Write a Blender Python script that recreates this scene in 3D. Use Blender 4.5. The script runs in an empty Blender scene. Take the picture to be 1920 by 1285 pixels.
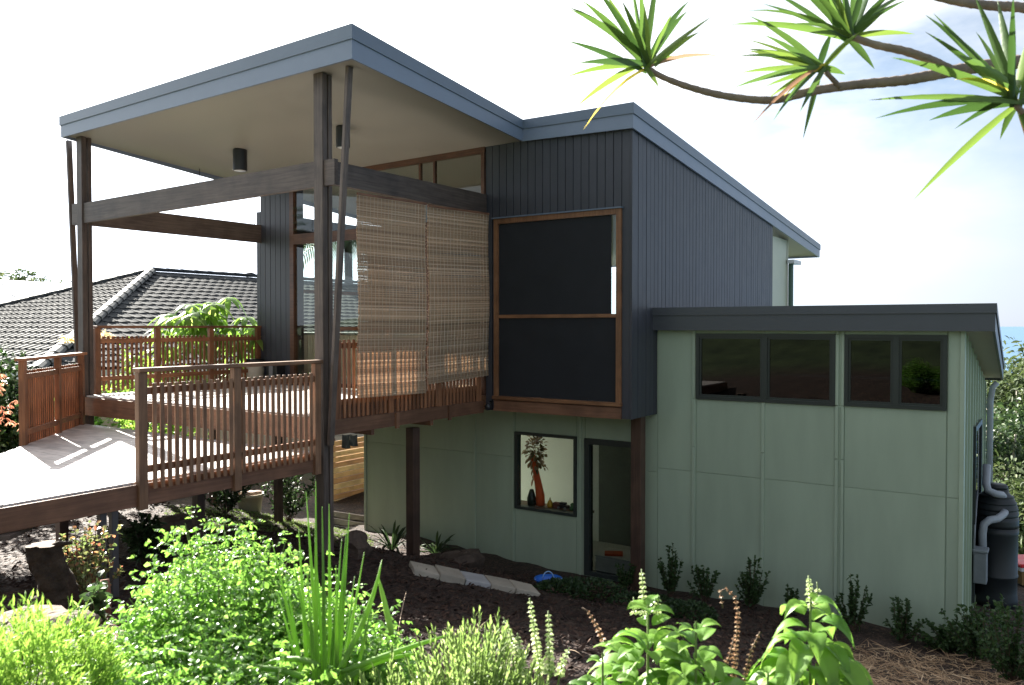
import bpy, math, random
import numpy as np
from mathutils import Vector, Matrix
random.seed(7); rng = np.random.default_rng(7)
SC = bpy.context.scene; COL = SC.collection
R = math.radians
# ---------------------------------------------------------------- camera, sky, sun, exposure
EYE = 1.056
F = 1530.0; TH = R(33.5); PIT = math.atan(30.5/F)
cd = bpy.data.cameras.new('camera'); cam = bpy.data.objects.new('camera', cd); COL.objects.link(cam)
cam.location = (0, 0, EYE); cam.rotation_euler = (R(90)-PIT, 0, TH-R(90))
cd.sensor_width = 36; cd.lens = 36*F/1920; cd.clip_start = .05; cd.clip_end = 300000
cd.dof.use_dof = True; cd.dof.focus_distance = 10.5; cd.dof.aperture_fstop = 5.6
SC.camera = cam
SUN_AZ = R(72.5); SUN_EL = R(27)
sdir = Vector((math.cos(SUN_AZ)*math.cos(SUN_EL), math.sin(SUN_AZ)*math.cos(SUN_EL), math.sin(SUN_EL)))
world = bpy.data.worlds.new('World'); SC.world = world; world.use_nodes = True
nt = world.node_tree; nt.nodes.clear()
def N(t, typ, **kw):
    n = t.nodes.new(typ)
    for k, v in kw.items():
        if k.startswith('i_'): n.inputs[k[2:].replace('_', ' ')].default_value = v
        else: setattr(n, k, v)
    return n
sky = N(nt, 'ShaderNodeTexSky', sky_type='NISHITA', sun_disc=False, sun_elevation=SUN_EL, sun_rotation=R(90)-SUN_AZ, altitude=60, air_density=1.0, dust_density=0.3, ozone_density=1.2)
bg = N(nt, 'ShaderNodeBackground', i_Strength=.055)
tc = N(nt, 'ShaderNodeTexCoord')
mp = N(nt, 'ShaderNodeMapping'); mp.inputs['Scale'].default_value = (1, 1, 3.2)
cn = N(nt, 'ShaderNodeTexNoise', i_Scale=2.3, i_Detail=9.0, i_Roughness=.55, i_Distortion=.25)
cr = N(nt, 'ShaderNodeValToRGB'); cr.color_ramp.elements[0].position = .36; cr.color_ramp.elements[1].position = .70
# clouds are whiter towards the sun, as thin cloud is
dt = N(nt, 'ShaderNodeVectorMath', operation='DOT_PRODUCT'); dt.inputs[1].default_value = sdir
mr = N(nt, 'ShaderNodeMapRange', interpolation_type='SMOOTHSTEP'); mr.inputs['From Min'].default_value = .25; mr.inputs['From Max'].default_value = 1.1; mr.inputs['To Min'].default_value = 3.3; mr.inputs['To Max'].default_value = 14
cv = N(nt, 'ShaderNodeMapRange'); cv.inputs['From Min'].default_value = .52; cv.inputs['From Max'].default_value = .80; cv.inputs['To Min'].default_value = .0; cv.inputs['To Max'].default_value = .9
mx = N(nt, 'ShaderNodeMath', operation='MAXIMUM')
cc = N(nt, 'ShaderNodeCombineColor')
mix = N(nt, 'ShaderNodeMix', data_type='RGBA')
wo = N(nt, 'ShaderNodeOutputWorld')
L = nt.links.new
L(tc.outputs['Generated'], mp.inputs['Vector']); L(mp.outputs[0], cn.inputs['Vector']); L(cn.outputs['Fac'], cr.inputs['Fac'])
L(tc.outputs['Generated'], dt.inputs[0]); L(dt.outputs['Value'], mr.inputs['Value']); L(dt.outputs['Value'], cv.inputs['Value'])
L(cr.outputs['Color'], mx.inputs[0]); L(cv.outputs[0], mx.inputs[1])
for k in range(3): L(mr.outputs[0], cc.inputs[k])
L(mx.outputs[0], mix.inputs['Factor']); sg = N(nt, 'ShaderNodeVectorMath', operation='SCALE'); sg.inputs['Scale'].default_value = .52; L(sky.outputs[0], sg.inputs[0]); L(sg.outputs[0], mix.inputs['A']); L(cc.outputs[0], mix.inputs['B'])
sx = N(nt, 'ShaderNodeSeparateXYZ'); L(tc.outputs['Generated'], sx.inputs[0])
hz = N(nt, 'ShaderNodeMapRange'); hz.inputs['From Min'].default_value = .0; hz.inputs['From Max'].default_value = .30; hz.inputs['To Min'].default_value = .75; hz.inputs['To Max'].default_value = .0
L(sx.outputs['Z'], hz.inputs['Value']); hm = N(nt, 'ShaderNodeMix', data_type='RGBA'); L(hz.outputs[0], hm.inputs['Factor']); L(mix.outputs['Result'], hm.inputs['A'])
hs_ = N(nt, 'ShaderNodeVectorMath', operation='SCALE'); hs_.inputs[0].default_value = (.72, .84, 1.06); L(mr.outputs[0], hs_.inputs['Scale']); L(hs_.outputs[0], hm.inputs['B'])
L(hm.outputs['Result'], bg.inputs['Color']); L(bg.outputs[0], wo.inputs['Surface'])
sl = bpy.data.lights.new('sun', 'SUN'); sl.energy = 5.0; sl.angle = R(.53); sl.color = (1, .95, .86)
so = bpy.data.objects.new('sun', sl); COL.objects.link(so); so.rotation_euler = (-sdir).to_track_quat('-Z', 'Y').to_euler(); so.location = sdir*60
SC.view_settings.view_transform = 'Standard'; SC.view_settings.look = 'None'; SC.view_settings.gamma = 1; SC.view_settings.use_curve_mapping = False
SC.view_settings.exposure = 2.48
# ---------------------------------------------------------------- pixel -> place helpers (lengths in metres, X and Y along the house walls)
CF = (math.cos(TH), math.sin(TH)); CR = (math.sin(TH), -math.cos(TH))
def ray(px, py):
    x = (px-960)/F; y = (642.5-py)/F
    h = math.cos(PIT)+y*math.sin(PIT); v = y*math.cos(PIT)-math.sin(PIT)
    return Vector((h*CF[0]+x*CR[0], h*CF[1]+x*CR[1], v)), h
def onX(px, py, X): r, h = ray(px, py); t = X/r.x; return Vector((X, r.y*t, EYE+r.z*t))
def onY(px, py, Y): r, h = ray(px, py); t = Y/r.y; return Vector((r.x*t, Y, EYE+r.z*t))
def onZ(px, py, Z): r, h = ray(px, py); t = (Z-EYE)/r.z; return Vector((r.x*t, r.y*t, Z))
def atD(px, py, d): r, h = ray(px, py); t = d/h; return Vector((r.x*t, r.y*t, EYE+r.z*t))
def pd(px, d): p = atD(px, 612, d); return (p.x, p.y)
# ---------------------------------------------------------------- materials
MATS = {}
def newmat(name):
    m = bpy.data.materials.new(name); m.use_nodes = True
    t = m.node_tree; t.nodes.clear()
    return m, t, t.links.new
def finish(t, sh):
    o = N(t, 'ShaderNodeOutputMaterial'); t.links.new(sh, o.inputs['Surface'])
def ramp(t, stops):
    c = N(t, 'ShaderNodeValToRGB'); e = c.color_ramp.elements
    while len(e) < len(stops): e.new(.5)
    for i, (p, k) in enumerate(stops): e[i].position = p; e[i].color = (*k, 1)
    return c
def surf(name, col, var=.12, scale=6, rough=.6, bump=.15, bscale=40, metal=0, stretch=(1, 1, 1), rnd=.1, spec=.5, bdist=.01):
    """plain painted / mineral surface: tone noise, fine relief, per-object tone"""
    if name in MATS: return MATS[name]
    m, t, L = newmat(name); b = N(t, 'ShaderNodeBsdfPrincipled', i_Roughness=rough, i_Metallic=metal)
    b.inputs['Specular IOR Level'].default_value = spec
    tc = N(t, 'ShaderNodeTexCoord'); oi = N(t, 'ShaderNodeObjectInfo')
    ad = N(t, 'ShaderNodeVectorMath', operation='ADD'); L(tc.outputs['Object'], ad.inputs[0])
    ml = N(t, 'ShaderNodeMath', operation='MULTIPLY'); ml.inputs[1].default_value = 37; L(oi.outputs['Random'], ml.inputs[0])
    L(ml.outputs[0], ad.inputs[1])
    mp = N(t, 'ShaderNodeMapping'); mp.inputs['Scale'].default_value = stretch; L(ad.outputs[0], mp.inputs[0])
    n1 = N(t, 'ShaderNodeTexNoise', i_Scale=scale, i_Detail=6.0, i_Roughness=.6); L(mp.outputs[0], n1.inputs['Vector'])
    lo = tuple(c*(1-var) for c in col); hi = tuple(min(1, c*(1+var)) for c in col)
    c = ramp(t, [(.3, lo), (.7, hi)]); L(n1.outputs['Fac'], c.inputs[0])
    hs = N(t, 'ShaderNodeHueSaturation'); L(c.outputs[0], hs.inputs['Color'])
    mr = N(t, 'ShaderNodeMapRange'); mr.inputs['To Min'].default_value = 1-rnd; mr.inputs['To Max'].default_value = 1+rnd
    L(oi.outputs['Random'], mr.inputs['Value']); L(mr.outputs[0], hs.inputs['Value'])
    L(hs.outputs[0], b.inputs['Base Color'])
    n2 = N(t, 'ShaderNodeTexNoise', i_Scale=bscale, i_Detail=5.0); L(mp.outputs[0], n2.inputs['Vector'])
    bp = N(t, 'ShaderNodeBump', i_Strength=bump, i_Distance=bdist); L(n2.outputs['Fac'], bp.inputs['Height']); L(bp.outputs[0], b.inputs['Normal'])
    rr = N(t, 'ShaderNodeMapRange'); rr.inputs['To Min'].default_value = max(.02, rough-.12); rr.inputs['To Max'].default_value = min(1, rough+.12)
    L(n1.outputs['Fac'], rr.inputs['Value']); L(rr.outputs[0], b.inputs['Roughness'])
    finish(t, b.outputs[0]); MATS[name] = m; return m
def wood(name, c1, c2, axis='z', rough=.55, rnd=.25, trans=0, spec=.4):
    key = name+axis
    if key in MATS: return MATS[key]
    m, t, L = newmat(key); b = N(t, 'ShaderNodeBsdfPrincipled', i_Roughness=rough); b.inputs['Specular IOR Level'].default_value = spec
    tc = N(t, 'ShaderNodeTexCoord'); oi = N(t, 'ShaderNodeObjectInfo')
    ad = N(t, 'ShaderNodeVectorMath', operation='ADD'); L(tc.outputs['Object'], ad.inputs[0])
    ml = N(t, 'ShaderNodeMath', operation='MULTIPLY'); ml.inputs[1].default_value = 53; L(oi.outputs['Random'], ml.inputs[0]); L(ml.outputs[0], ad.inputs[1])
    s = {'x': (1.2, 26, 26), 'y': (26, 1.2, 26), 'z': (26, 26, 1.2)}[axis]
    mp = N(t, 'ShaderNodeMapping'); mp.inputs['Scale'].default_value = s; L(ad.outputs[0], mp.inputs[0])
    n1 = N(t, 'ShaderNodeTexNoise', i_Scale=1.6, i_Detail=7.0, i_Roughness=.62, i_Distortion=.6); L(mp.outputs[0], n1.inputs['Vector'])
    c = ramp(t, [(.28, c1), (.72, c2)]); L(n1.outputs['Fac'], c.inputs[0])
    # knots and weathering stains
    n3 = N(t, 'ShaderNodeTexNoise', i_Scale=3.5, i_Detail=4.0); L(ad.outputs[0], n3.inputs['Vector'])
    c3 = ramp(t, [(.35, (.72, .72, .74)), (.6, (1.05, 1.05, 1.05))]); L(n3.outputs['Fac'], c3.inputs[0])
    mu = N(t, 'ShaderNodeMix', data_type='RGBA', blend_type='MULTIPLY'); mu.inputs['Factor'].default_value = 1
    L(c.outputs[0], mu.inputs['A']); L(c3.outputs[0], mu.inputs['B'])
    hs = N(t, 'ShaderNodeHueSaturation'); L(mu.outputs['Result'], hs.inputs['Color'])
    mr = N(t, 'ShaderNodeMapRange'); mr.inputs['To Min'].default_value = 1-rnd; mr.inputs['To Max'].default_value = 1+rnd
    L(oi.outputs['Random'], mr.inputs['Value']); L(mr.outputs[0], hs.inputs['Value']); L(hs.outputs[0], b.inputs['Base Color'])
    bp = N(t, 'ShaderNodeBump', i_Strength=.25, i_Distance=.004); L(n1.outputs['Fac'], bp.inputs['Height']); L(bp.outputs[0], b.inputs['Normal'])
    finish(t, b.outputs[0]); MATS[key] = m; return m
def leafm(name, c1, c2, c3=None, trans=.45, rough=.45, spec=.4, p3=.0):
    """leaf: reflect + translucent, tone varies leaf by leaf"""
    if name in MATS: return MATS[name]
    m, t, L = newmat(name)
    g = N(t, 'ShaderNodeNewGeometry'); oi = N(t, 'ShaderNodeObjectInfo')
    a = N(t, 'ShaderNodeMath', operation='ADD'); L(g.outputs['Random Per Island'], a.inputs[0]); L(oi.outputs['Random'], a.inputs[1])
    fr = N(t, 'ShaderNodeMath', operation='FRACT'); L(a.outputs[0], fr.inputs[0])
    st = [(0, c1), (1-p3 if c3 else 1, c2)]
    if c3: st.append((1, c3))
    c = ramp(t, st); L(fr.outputs[0], c.inputs[0])
    b = N(t, 'ShaderNodeBsdfPrincipled', i_Roughness=rough); b.inputs['Specular IOR Level'].default_value = spec
    L(c.outputs[0], b.inputs['Base Color'])
    tr = N(t, 'ShaderNodeBsdfTranslucent')
    hs = N(t, 'ShaderNodeHueSaturation', i_Hue=.489, i_Saturation=1.0, i_Value=1.6); L(c.outputs[0], hs.inputs['Color']); L(hs.outputs[0], tr.inputs['Color'])
    tc = N(t, 'ShaderNodeTexCoord'); n = N(t, 'ShaderNodeTexNoise', i_Scale=60.0); L(tc.outputs['Object'], n.inputs['Vector'])
    bp = N(t, 'ShaderNodeBump', i_Strength=.2, i_Distance=.004); L(n.outputs['Fac'], bp.inputs['Height']); L(bp.outputs[0], b.inputs['Normal'])
    mx = N(t, 'ShaderNodeMixShader'); mx.inputs[0].default_value = trans
    L(b.outputs[0], mx.inputs[1]); L(tr.outputs[0], mx.inputs[2]); finish(t, mx.outputs[0]); MATS[name] = m; return m
def glassm(name, tint=(.9, .95, .93), ior=1.5, rough=0.0):
    if name in MATS: return MATS[name]
    m, t, L = newmat(name)
    g = N(t, 'ShaderNodeNewGeometry'); io = N(t, 'ShaderNodeMapRange'); io.inputs['To Min'].default_value = ior; io.inputs['To Max'].default_value = 1/ior
    L(g.outputs['Backfacing'], io.inputs['Value']); fz = N(t, 'ShaderNodeFresnel'); L(io.outputs[0], fz.inputs['IOR'])   # both faces of a pane reflect alike
    tp = N(t, 'ShaderNodeBsdfTransparent'); tp.inputs[0].default_value = (*tint, 1)
    gl = N(t, 'ShaderNodeBsdfGlossy', i_Roughness=rough); mx = N(t, 'ShaderNodeMixShader')
    L(fz.outputs[0], mx.inputs[0]); L(tp.outputs[0], mx.inputs[1]); L(gl.outputs[0], mx.inputs[2]); finish(t, mx.outputs[0]); MATS[name] = m; return m
# ---------------------------------------------------------------- mesh helpers
def linkmesh(name, me, mat, parent=None, loc=(0, 0, 0)):
    o = bpy.data.objects.new(name, me); COL.objects.link(o)
    if mat is not None and not me.materials: me.materials.append(mat)
    o.location = loc
    if parent is not None: o.parent = parent
    return o
class MB:
    def __init__(s): s.v = []; s.f = []; s.sm = []
    def add(s, vs, fs, smooth=False):
        n = len(s.v); s.v += [tuple(v) for v in vs]; s.f += [tuple(i+n for i in f) for f in fs]; s.sm += [smooth]*len(fs); return s
    def hexa(s, b, t):
        return s.add(list(b)+list(t), [(3, 2, 1, 0), (4, 5, 6, 7), (0, 1, 5, 4), (1, 2, 6, 5), (2, 3, 7, 6), (3, 0, 4, 7)])
    def box(s, x0, x1, y0, y1, z0, z1, ch=.0):
        if x0 > x1: x0, x1 = x1, x0
        if y0 > y1: y0, y1 = y1, y0
        if z0 > z1: z0, z1 = z1, z0
        if ch <= 0: return s.hexa([(x0, y0, z0), (x1, y0, z0), (x1, y1, z0), (x0, y1, z0)], [(x0, y0, z1), (x1, y0, z1), (x1, y1, z1), (x0, y1, z1)])
        c = ((x0+x1)/2, (y0+y1)/2, (z0+z1)/2)
        return s.obox(c, (1, 0, 0), (0, 1, 0), (0, 0, 1), (x1-x0)/2, (y1-y0)/2, (z1-z0)/2, ch)
    def obox(s, c, ax, ay, az, hx, hy, hz, ch=0):
        """chamfered oriented box"""
        c = Vector(c); ax = Vector(ax); ay = Vector(ay); az = Vector(az); ch = min(ch, hx*.45, hy*.45, hz*.45)
        if ch <= 0:
            P = lambda i, j, k: c+ax*hx*i+ay*hy*j+az*hz*k
            return s.hexa([P(-1, -1, -1), P(1, -1, -1), P(1, 1, -1), P(-1, 1, -1)], [P(-1, -1, 1), P(1, -1, 1), P(1, 1, 1), P(-1, 1, 1)])
        vs = []; idx = {}
        for i in (-1, 1):
            for j in (-1, 1):
                for k in (-1, 1):
                    for m in range(3):
                        h = [hx-ch, hy-ch, hz-ch]; h[m] += ch
                        idx[i, j, k, m] = len(vs); vs.append(c+ax*h[0]*i+ay*h[1]*j+az*h[2]*k)
        fs = []
        for q in (-1, 1):
            a = [idx[q, -1, -1, 0], idx[q, 1, -1, 0], idx[q, 1, 1, 0], idx[q, -1, 1, 0]]; fs.append(a if q > 0 else a[::-1])
            a = [idx[-1, q, -1, 1], idx[-1, q, 1, 1], idx[1, q, 1, 1], idx[1, q, -1, 1]]; fs.append(a if q > 0 else a[::-1])
            a = [idx[-1, -1, q, 2], idx[1, -1, q, 2], idx[1, 1, q, 2], idx[-1, 1, q, 2]]; fs.append(a if q > 0 else a[::-1])
        for a in (-1, 1):
            for b in (-1, 1):
                e = [idx[a, b, -1, 0], idx[a, b, 1, 0], idx[a, b, 1, 1], idx[a, b, -1, 1]]; fs.append(e if a*b < 0 else e[::-1])
                e = [idx[a, -1, b, 0], idx[a, 1, b, 0], idx[a, 1, b, 2], idx[a, -1, b, 2]]; fs.append(e if a*b > 0 else e[::-1])
                e = [idx[-1, a, b, 1], idx[1, a, b, 1], idx[1, a, b, 2], idx[-1, a, b, 2]]; fs.append(e if a*b < 0 else e[::-1])
        for i in (-1, 1):
            for j in (-1, 1):
                for k in (-1, 1):
                    e = [idx[i, j, k, 0], idx[i, j, k, 1], idx[i, j, k, 2]]; fs.append(e if i*j*k > 0 else e[::-1])
        return s.add(vs, fs)
    def bar(s, a, b, w, h, ch=0, up=(0, 0, 1)):
        """rectangular bar from a to b; w across, h along 'up'"""
        a = Vector(a); b = Vector(b); d = (b-a); l = d.length; d.normalize()
        x = d.cross(Vector(up)); 
        if x.length < 1e-4: x = d.cross(Vector((1, 0, 0)))
        x.normalize(); z = x.cross(d)
        return s.obox((a+b)/2, d, -x, z, l/2, w/2, h/2, ch)
    def tube(s, pts, rad, n=8, caps=True, smooth=True):
        pts = [Vector(p) for p in pts]
        if not hasattr(rad, '__len__'): rad = [rad]*len(pts)
        vs = []; fs = []; px = None
        for i, p in enumerate(pts):
            d = (pts[min(i+1, len(pts)-1)]-pts[max(i-1, 0)])
            if d.length < 1e-9: d = Vector((0, 0, 1))
            d.normalize()
            if px is None:
                px = d.cross(Vector((0, 0, 1)))
                if px.length < .05: px = d.cross(Vector((0, 1, 0)))
            px = px-d*px.dot(d); px.normalize(); py = d.cross(px)
            for k in range(n):
                a = 2*math.pi*k/n; vs.append(p+(px*math.cos(a)+py*math.sin(a))*rad[i])
        for i in range(len(pts)-1):
            for k in range(n): fs.append((i*n+k, i*n+(k+1) % n, (i+1)*n+(k+1) % n, (i+1)*n+k))
        if caps: fs.append(tuple(range(n))[::-1]); fs.append(tuple((len(pts)-1)*n+k for k in range(n)))
        return s.add(vs, fs, smooth)
    def lathe(s, c, prof, n=24, smooth=True, sx=1, sy=1):
        vs = []; fs = []
        for (r, z) in prof:
            for k in range(n): a = 2*math.pi*k/n; vs.append((c[0]+r*sx*math.cos(a), c[1]+r*sy*math.sin(a), c[2]+z))
        for i in range(len(prof)-1):
            for k in range(n): fs.append((i*n+k, i*n+(k+1) % n, (i+1)*n+(k+1) % n, (i+1)*n+k))
        fs.append(tuple(range(n))[::-1]); fs.append(tuple((len(prof)-1)*n+k for k in range(n)))
        return s.add(vs, fs, smooth)
    def mesh(s, name, origin=(0, 0, 0)):
        me = bpy.data.meshes.new(name); ox, oy, oz = origin
        me.from_pydata([(x-ox, y-oy, z-oz) for x, y, z in s.v], [], s.f)
        me.polygons.foreach_set('use_smooth', s.sm); me.update(); return me
    def build(s, name, mat, parent=None, label=None, kind=None, origin=None):
        """origin: world position of the object's own origin (children are always laid out in the parent's space)"""
        me = s.mesh(name, origin or (0, 0, 0))
        o = linkmesh(name, me, mat, parent, origin or (0, 0, 0))
        if label: o['label'] = label
        if kind: o['kind'] = kind
        return o
def tag(o, label, cat, group=None, kind=None):
    if label: o['label'] = label
    if cat: o['category'] = cat
    if group: o['group'] = group
    if kind: o['kind'] = kind
    return o
def thing(name, label, cat, loc=(0, 0, 0), group=None):
    """Empty at the base; its parts are built in world space, so they get the inverse offset"""
    o = bpy.data.objects.new(name, None); COL.objects.link(o); o.location = loc; o.empty_display_size = .2
    return tag(o, label, cat, group)
def fix(root):
    """parts were built in world coordinates: keep them there once the root has its own location"""
    for c in list(root.children): c.location = Vector(c.location)-Vector(root.location)
def nmesh(name, V, Q, mat, parent=None, smooth=False, kind=None, label=None):
    """fast mesh from numpy quads"""
    me = bpy.data.meshes.new(name); V = np.asarray(V, np.float32); Q = np.asarray(Q, np.int32)
    me.vertices.add(len(V)); me.vertices.foreach_set('co', V.ravel())
    k = Q.shape[1]
    me.loops.add(Q.size); me.loops.foreach_set('vertex_index', Q.ravel())
    me.polygons.add(len(Q)); me.polygons.foreach_set('loop_start', np.arange(0, Q.size, k, dtype=np.int32))
    try: me.polygons.foreach_set('loop_total', np.full(len(Q), k, np.int32))
    except Exception: pass
    me.polygons.foreach_set('use_smooth', np.full(len(Q), smooth)); me.update(calc_edges=True); me.validate()
    o = linkmesh(name, me, mat, parent)
    if kind: o['kind'] = kind
    if label: o['label'] = label
    return o
PROF = {'ovate': [.06, .75, 1, .78, .04], 'strap': [.55, .95, 1, .75, .03], 'needle': [.7, 1, .05], 'lobe': [.08, .6, 1.0, .12], 'round': [.1, .85, 1, .1], 'drac': [.75, .95, 1, .85, .6, .02]}
def leaves(P, D, Ln, W, prof='ovate', droop=.3, fold=.25, jit=.5):
    """vectorised leaf blades: V, Q"""
    P = np.atleast_2d(np.asarray(P, float)); D = np.atleast_2d(np.asarray(D, float)); n = len(P)
    D = D/np.maximum(np.linalg.norm(D, axis=1, keepdims=True), 1e-9)
    Ln = np.broadcast_to(Ln, n).astype(float)[:, None]; W = np.broadcast_to(W, n).astype(float)[:, None]; droop = np.broadcast_to(droop, n).astype(float)[:, None]
    up = np.array([0, 0, 1.])+rng.normal(0, jit, (n, 3))
    S = np.cross(D, up); S /= np.maximum(np.linalg.norm(S, axis=1, keepdims=True), 1e-9); U = np.cross(S, D)
    w = PROF[prof]; m = len(w); rows = []
    for i in range(m):
        t = i/(m-1); c = P+D*Ln*t*(1-.15*droop*t)-np.array([0, 0, 1.])*Ln*droop*t*t
        h = W*w[i]/2
        rows += [c-S*h+U*h*fold, c, c+S*h+U*h*fold]
    V = np.stack(rows, 1).reshape(-1, 3); q = []
    for i in range(m-1):
        a = 3*i; b = 3*(i+1); q += [(a, a+1, b+1, b), (a+1, a+2, b+2, b+1)]
    Q = (np.arange(n)[:, None, None]*(3*m)+np.array(q)[None]).reshape(-1, 4)
    return V, Q
def cat(*vq):
    Vs = []; Qs = []; n = 0
    for V, Q in vq: Vs.append(V); Qs.append(Q+n); n += len(V)
    return np.concatenate(Vs), np.concatenate(Qs)
def rects(u0, u1, z0, z1, holes, us=(), zs=()):
    """split a rectangle at us / zs and round holes -> list of cells outside the holes"""
    U = sorted({u0, u1, *[u for u in us if u0 < u < u1], *[h[i] for h in holes for i in (0, 1) if u0 < h[i] < u1]})
    Z = sorted({z0, z1, *[z for z in zs if z0 < z < z1], *[h[i] for h in holes for i in (2, 3) if z0 < h[i] < z1]})
    out = []
    for a, b in zip(U, U[1:]):
        for c, d in zip(Z, Z[1:]):
            mu, mz = (a+b)/2, (c+d)/2
            if any(h[0] < mu < h[1] and h[2] < mz < h[3] for h in holes): continue
            out.append((a, b, c, d))
    return out
# ---------------------------------------------------------------- colours
FASC = surf('fascia_paint', (.175, .22, .295), var=.05, scale=3, rough=.38, bump=.03, bscale=30, rnd=.03)
CAPM = surf('roof_metal', (.125, .165, .22), var=.06, scale=3, rough=.36, bump=.03, bscale=30, rnd=.03)
DARK = surf('dark_cladding', (.046, .049, .061), var=.1, scale=4, rough=.5, bump=.1, bscale=70, rnd=.06)
GREEN = surf('green_cladding', (.36, .44, .325), var=.09, scale=2.6, stretch=(1, 1, .22), rough=.55, bump=.06, bscale=90, rnd=.03)
GREENB = surf('green_batten', (.37, .45, .335), var=.05, scale=3, rough=.5, bump=.06, bscale=90, rnd=.03)
PALE = surf('pale_cladding', (.50, .52, .42), var=.05, scale=3, rough=.55, bump=.05, rnd=.03)
SOFF = surf('soffit_ply', (.295, .285, .252), var=.05, scale=1.5, rough=.45, bump=.02, rnd=.02)
SOFG = surf('eave_sheet', (.45, .42, .37), var=.05, scale=2, rough=.6, bump=.02, rnd=.02)
INT = surf('cream_plaster', (.90, .895, .88), var=.03, scale=2, rough=.7, bump=.02, rnd=.02)
FRAMEG = surf('dark_window_frame', (.028, .036, .033), var=.1, scale=6, rough=.4, bump=.02, rnd=.05)
SCREEN = surf('charcoal_screen', (.020, .022, .026), var=.15, scale=3, rough=.75, bump=.25, bscale=400, rnd=.05, spec=.3)
GLASS = glassm('window_glass', (.92, .95, .93))
DGLASS = glassm('tinted_window_glass', (.035, .042, .038), ior=1.5)
def W(axis): return wood('weathered_timber', (.066, .047, .037), (.15, .115, .094), axis)
def WR(axis): return wood('red_timber', (.17, .068, .032), (.36, .16, .074), axis)
def WO(axis): return wood('olive_timber', (.18, .088, .045), (.34, .19, .105), axis)
def WB(axis): return wood('bearer_timber', (.14, .066, .036), (.25, .125, .072), axis)
def WD(axis): return wood('deck_timber', (.46, .41, .38), (.62, .57, .53), axis, rough=.42, rnd=.14, spec=.5)
def WG(axis): return wood('door_timber', (.075, .034, .020), (.15, .072, .042), axis, rough=.42, rnd=.1)
def WF(axis): return wood('window_timber', (.17, .075, .035), (.30, .15, .072), axis, rough=.42, rnd=.1)
# ---------------------------------------------------------------- main planes
XF, YN, YF = 6.84, 7.21, 12.39            # deck post lines
XH, YS, XW = 10.16, 4.77, 11.0            # house front, upper side wall, lower wall
XE = 16.8                                 # far end of the upper side wall
ZG = -2.75
house = thing('house', 'dark grey and sage green two storey house with flat skillion roofs', 'house', (XW, YS, ZG))
# ---------------------------------------------------------------- upper roof
R1 = onX(660, 110, 6.6); R1t = onX(660, 45, 6.6).z
R2 = onX(114, 258, 6.6); R2t = onX(114, 219, 6.6).z
R3 = onY(980, 265, R1.y); R3t = onY(980, 225, R1.y).z
R4 = onX(1187, 240, R3.x); R4t = onX(1187, 192, R3.x).z
R5 = onY(1537, 483, R4.y); R5t = onY(1537, 459, R4.y).z
YB = R2.y
R6 = Vector((R5.x, YB, R5.z-.02)); R6t = R5t-.02
R7 = Vector((R3.x, YB, R2.z-(R1.z-R3.z))); R7t = R2t-(R1t-R3t)
PXY = [R1, R3, R4, R5, R6, R2]; ZB = [R1.z, R3.z, R4.z, R5.z, R6.z, R2.z]; ZT = [R1t, R3t, R4t, R5t, R6t, R2t]
def ring(parent, poly, zb, zt, t, mats, lip=.016, capf=.42):
    """mitred fascia boards and metal cappings round a roof outline (outline is the outer face)"""
    n = len(poly); pts = [Vector((p.x, p.y)) for p in poly]
    area = sum(pts[i].x*pts[(i+1) % n].y-pts[(i+1) % n].x*pts[i].y for i in range(n)); sg = 1 if area > 0 else -1
    def off(d):
        out = []
        for i in range(n):
            a = (pts[i]-pts[i-1]).normalized(); b = (pts[(i+1) % n]-pts[i]).normalized()
            na = Vector((a.y, -a.x))*sg; nb = Vector((b.y, -b.x))*sg
            m = (na+nb); m /= max(m.dot(na), .2); out.append(pts[i]+m*d)
        return out
    o, inn, ol = off(0), off(-t), off(lip)
    for i in range(n):
        j = (i+1) % n
        zmi, zmj = zt[i]-(zt[i]-zb[i])*capf, zt[j]-(zt[j]-zb[j])*capf
        m = MB(); m.hexa([(*o[i], zb[i]), (*o[j], zb[j]), (*inn[j], zb[j]), (*inn[i], zb[i])], [(*o[i], zmi), (*o[j], zmj), (*inn[j], zmj), (*inn[i], zmi)])
        m.build('fascia', mats[0], parent)
        m = MB(); m.hexa([(*ol[i], zmi-.004), (*ol[j], zmj-.004), (*inn[j], zmj+.002), (*inn[i], zmi+.002)], [(*ol[i], zt[i]), (*ol[j], zt[j]), (*inn[j], zt[j]), (*inn[i], zt[i])])
        m.build('capping', mats[1], parent)
    return inn
tm = MB()  # roof sheeting, kept below the cappings
def tri_sheet(mb, tris, dz, flip=False):
    for tr in tris: mb.add([(p.x, p.y, p.z+dz) for p in tr], [(2, 1, 0) if flip else (0, 1, 2)])
P_ = lambda v, z: Vector((v.x, v.y, z))
tops = [P_(R1, R1t), P_(R3, R3t), P_(R4, R4t), P_(R5, R5t), P_(R6, R6t), P_(R7, R7t), P_(R2, R2t)]
def inset(v):  # keep sheets inside the fascia boards
    return v
tt = [(tops[0], tops[1], tops[5]), (tops[0], tops[5], tops[6]), (tops[1], tops[2], tops[3]), (tops[1], tops[3], tops[4]), (tops[1], tops[4], tops[5])]
tri_sheet(tm, tt, -.03)
roof = tm.build('roof', CAPM, house)
ring(roof, PXY, ZB, ZT, .03, (FASC, CAPM))
bots = [R1, R3, R4, R5, R6, R7, R2]
sm = MB(); tb = [(bots[0], bots[1], bots[5]), (bots[0], bots[5], bots[6]), (bots[1], bots[2], bots[3]), (bots[1], bots[3], bots[4]), (bots[1], bots[4], bots[5])]
tri_sheet(sm, tb, .035, True); sm.build('soffit', SOFF, roof)
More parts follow.
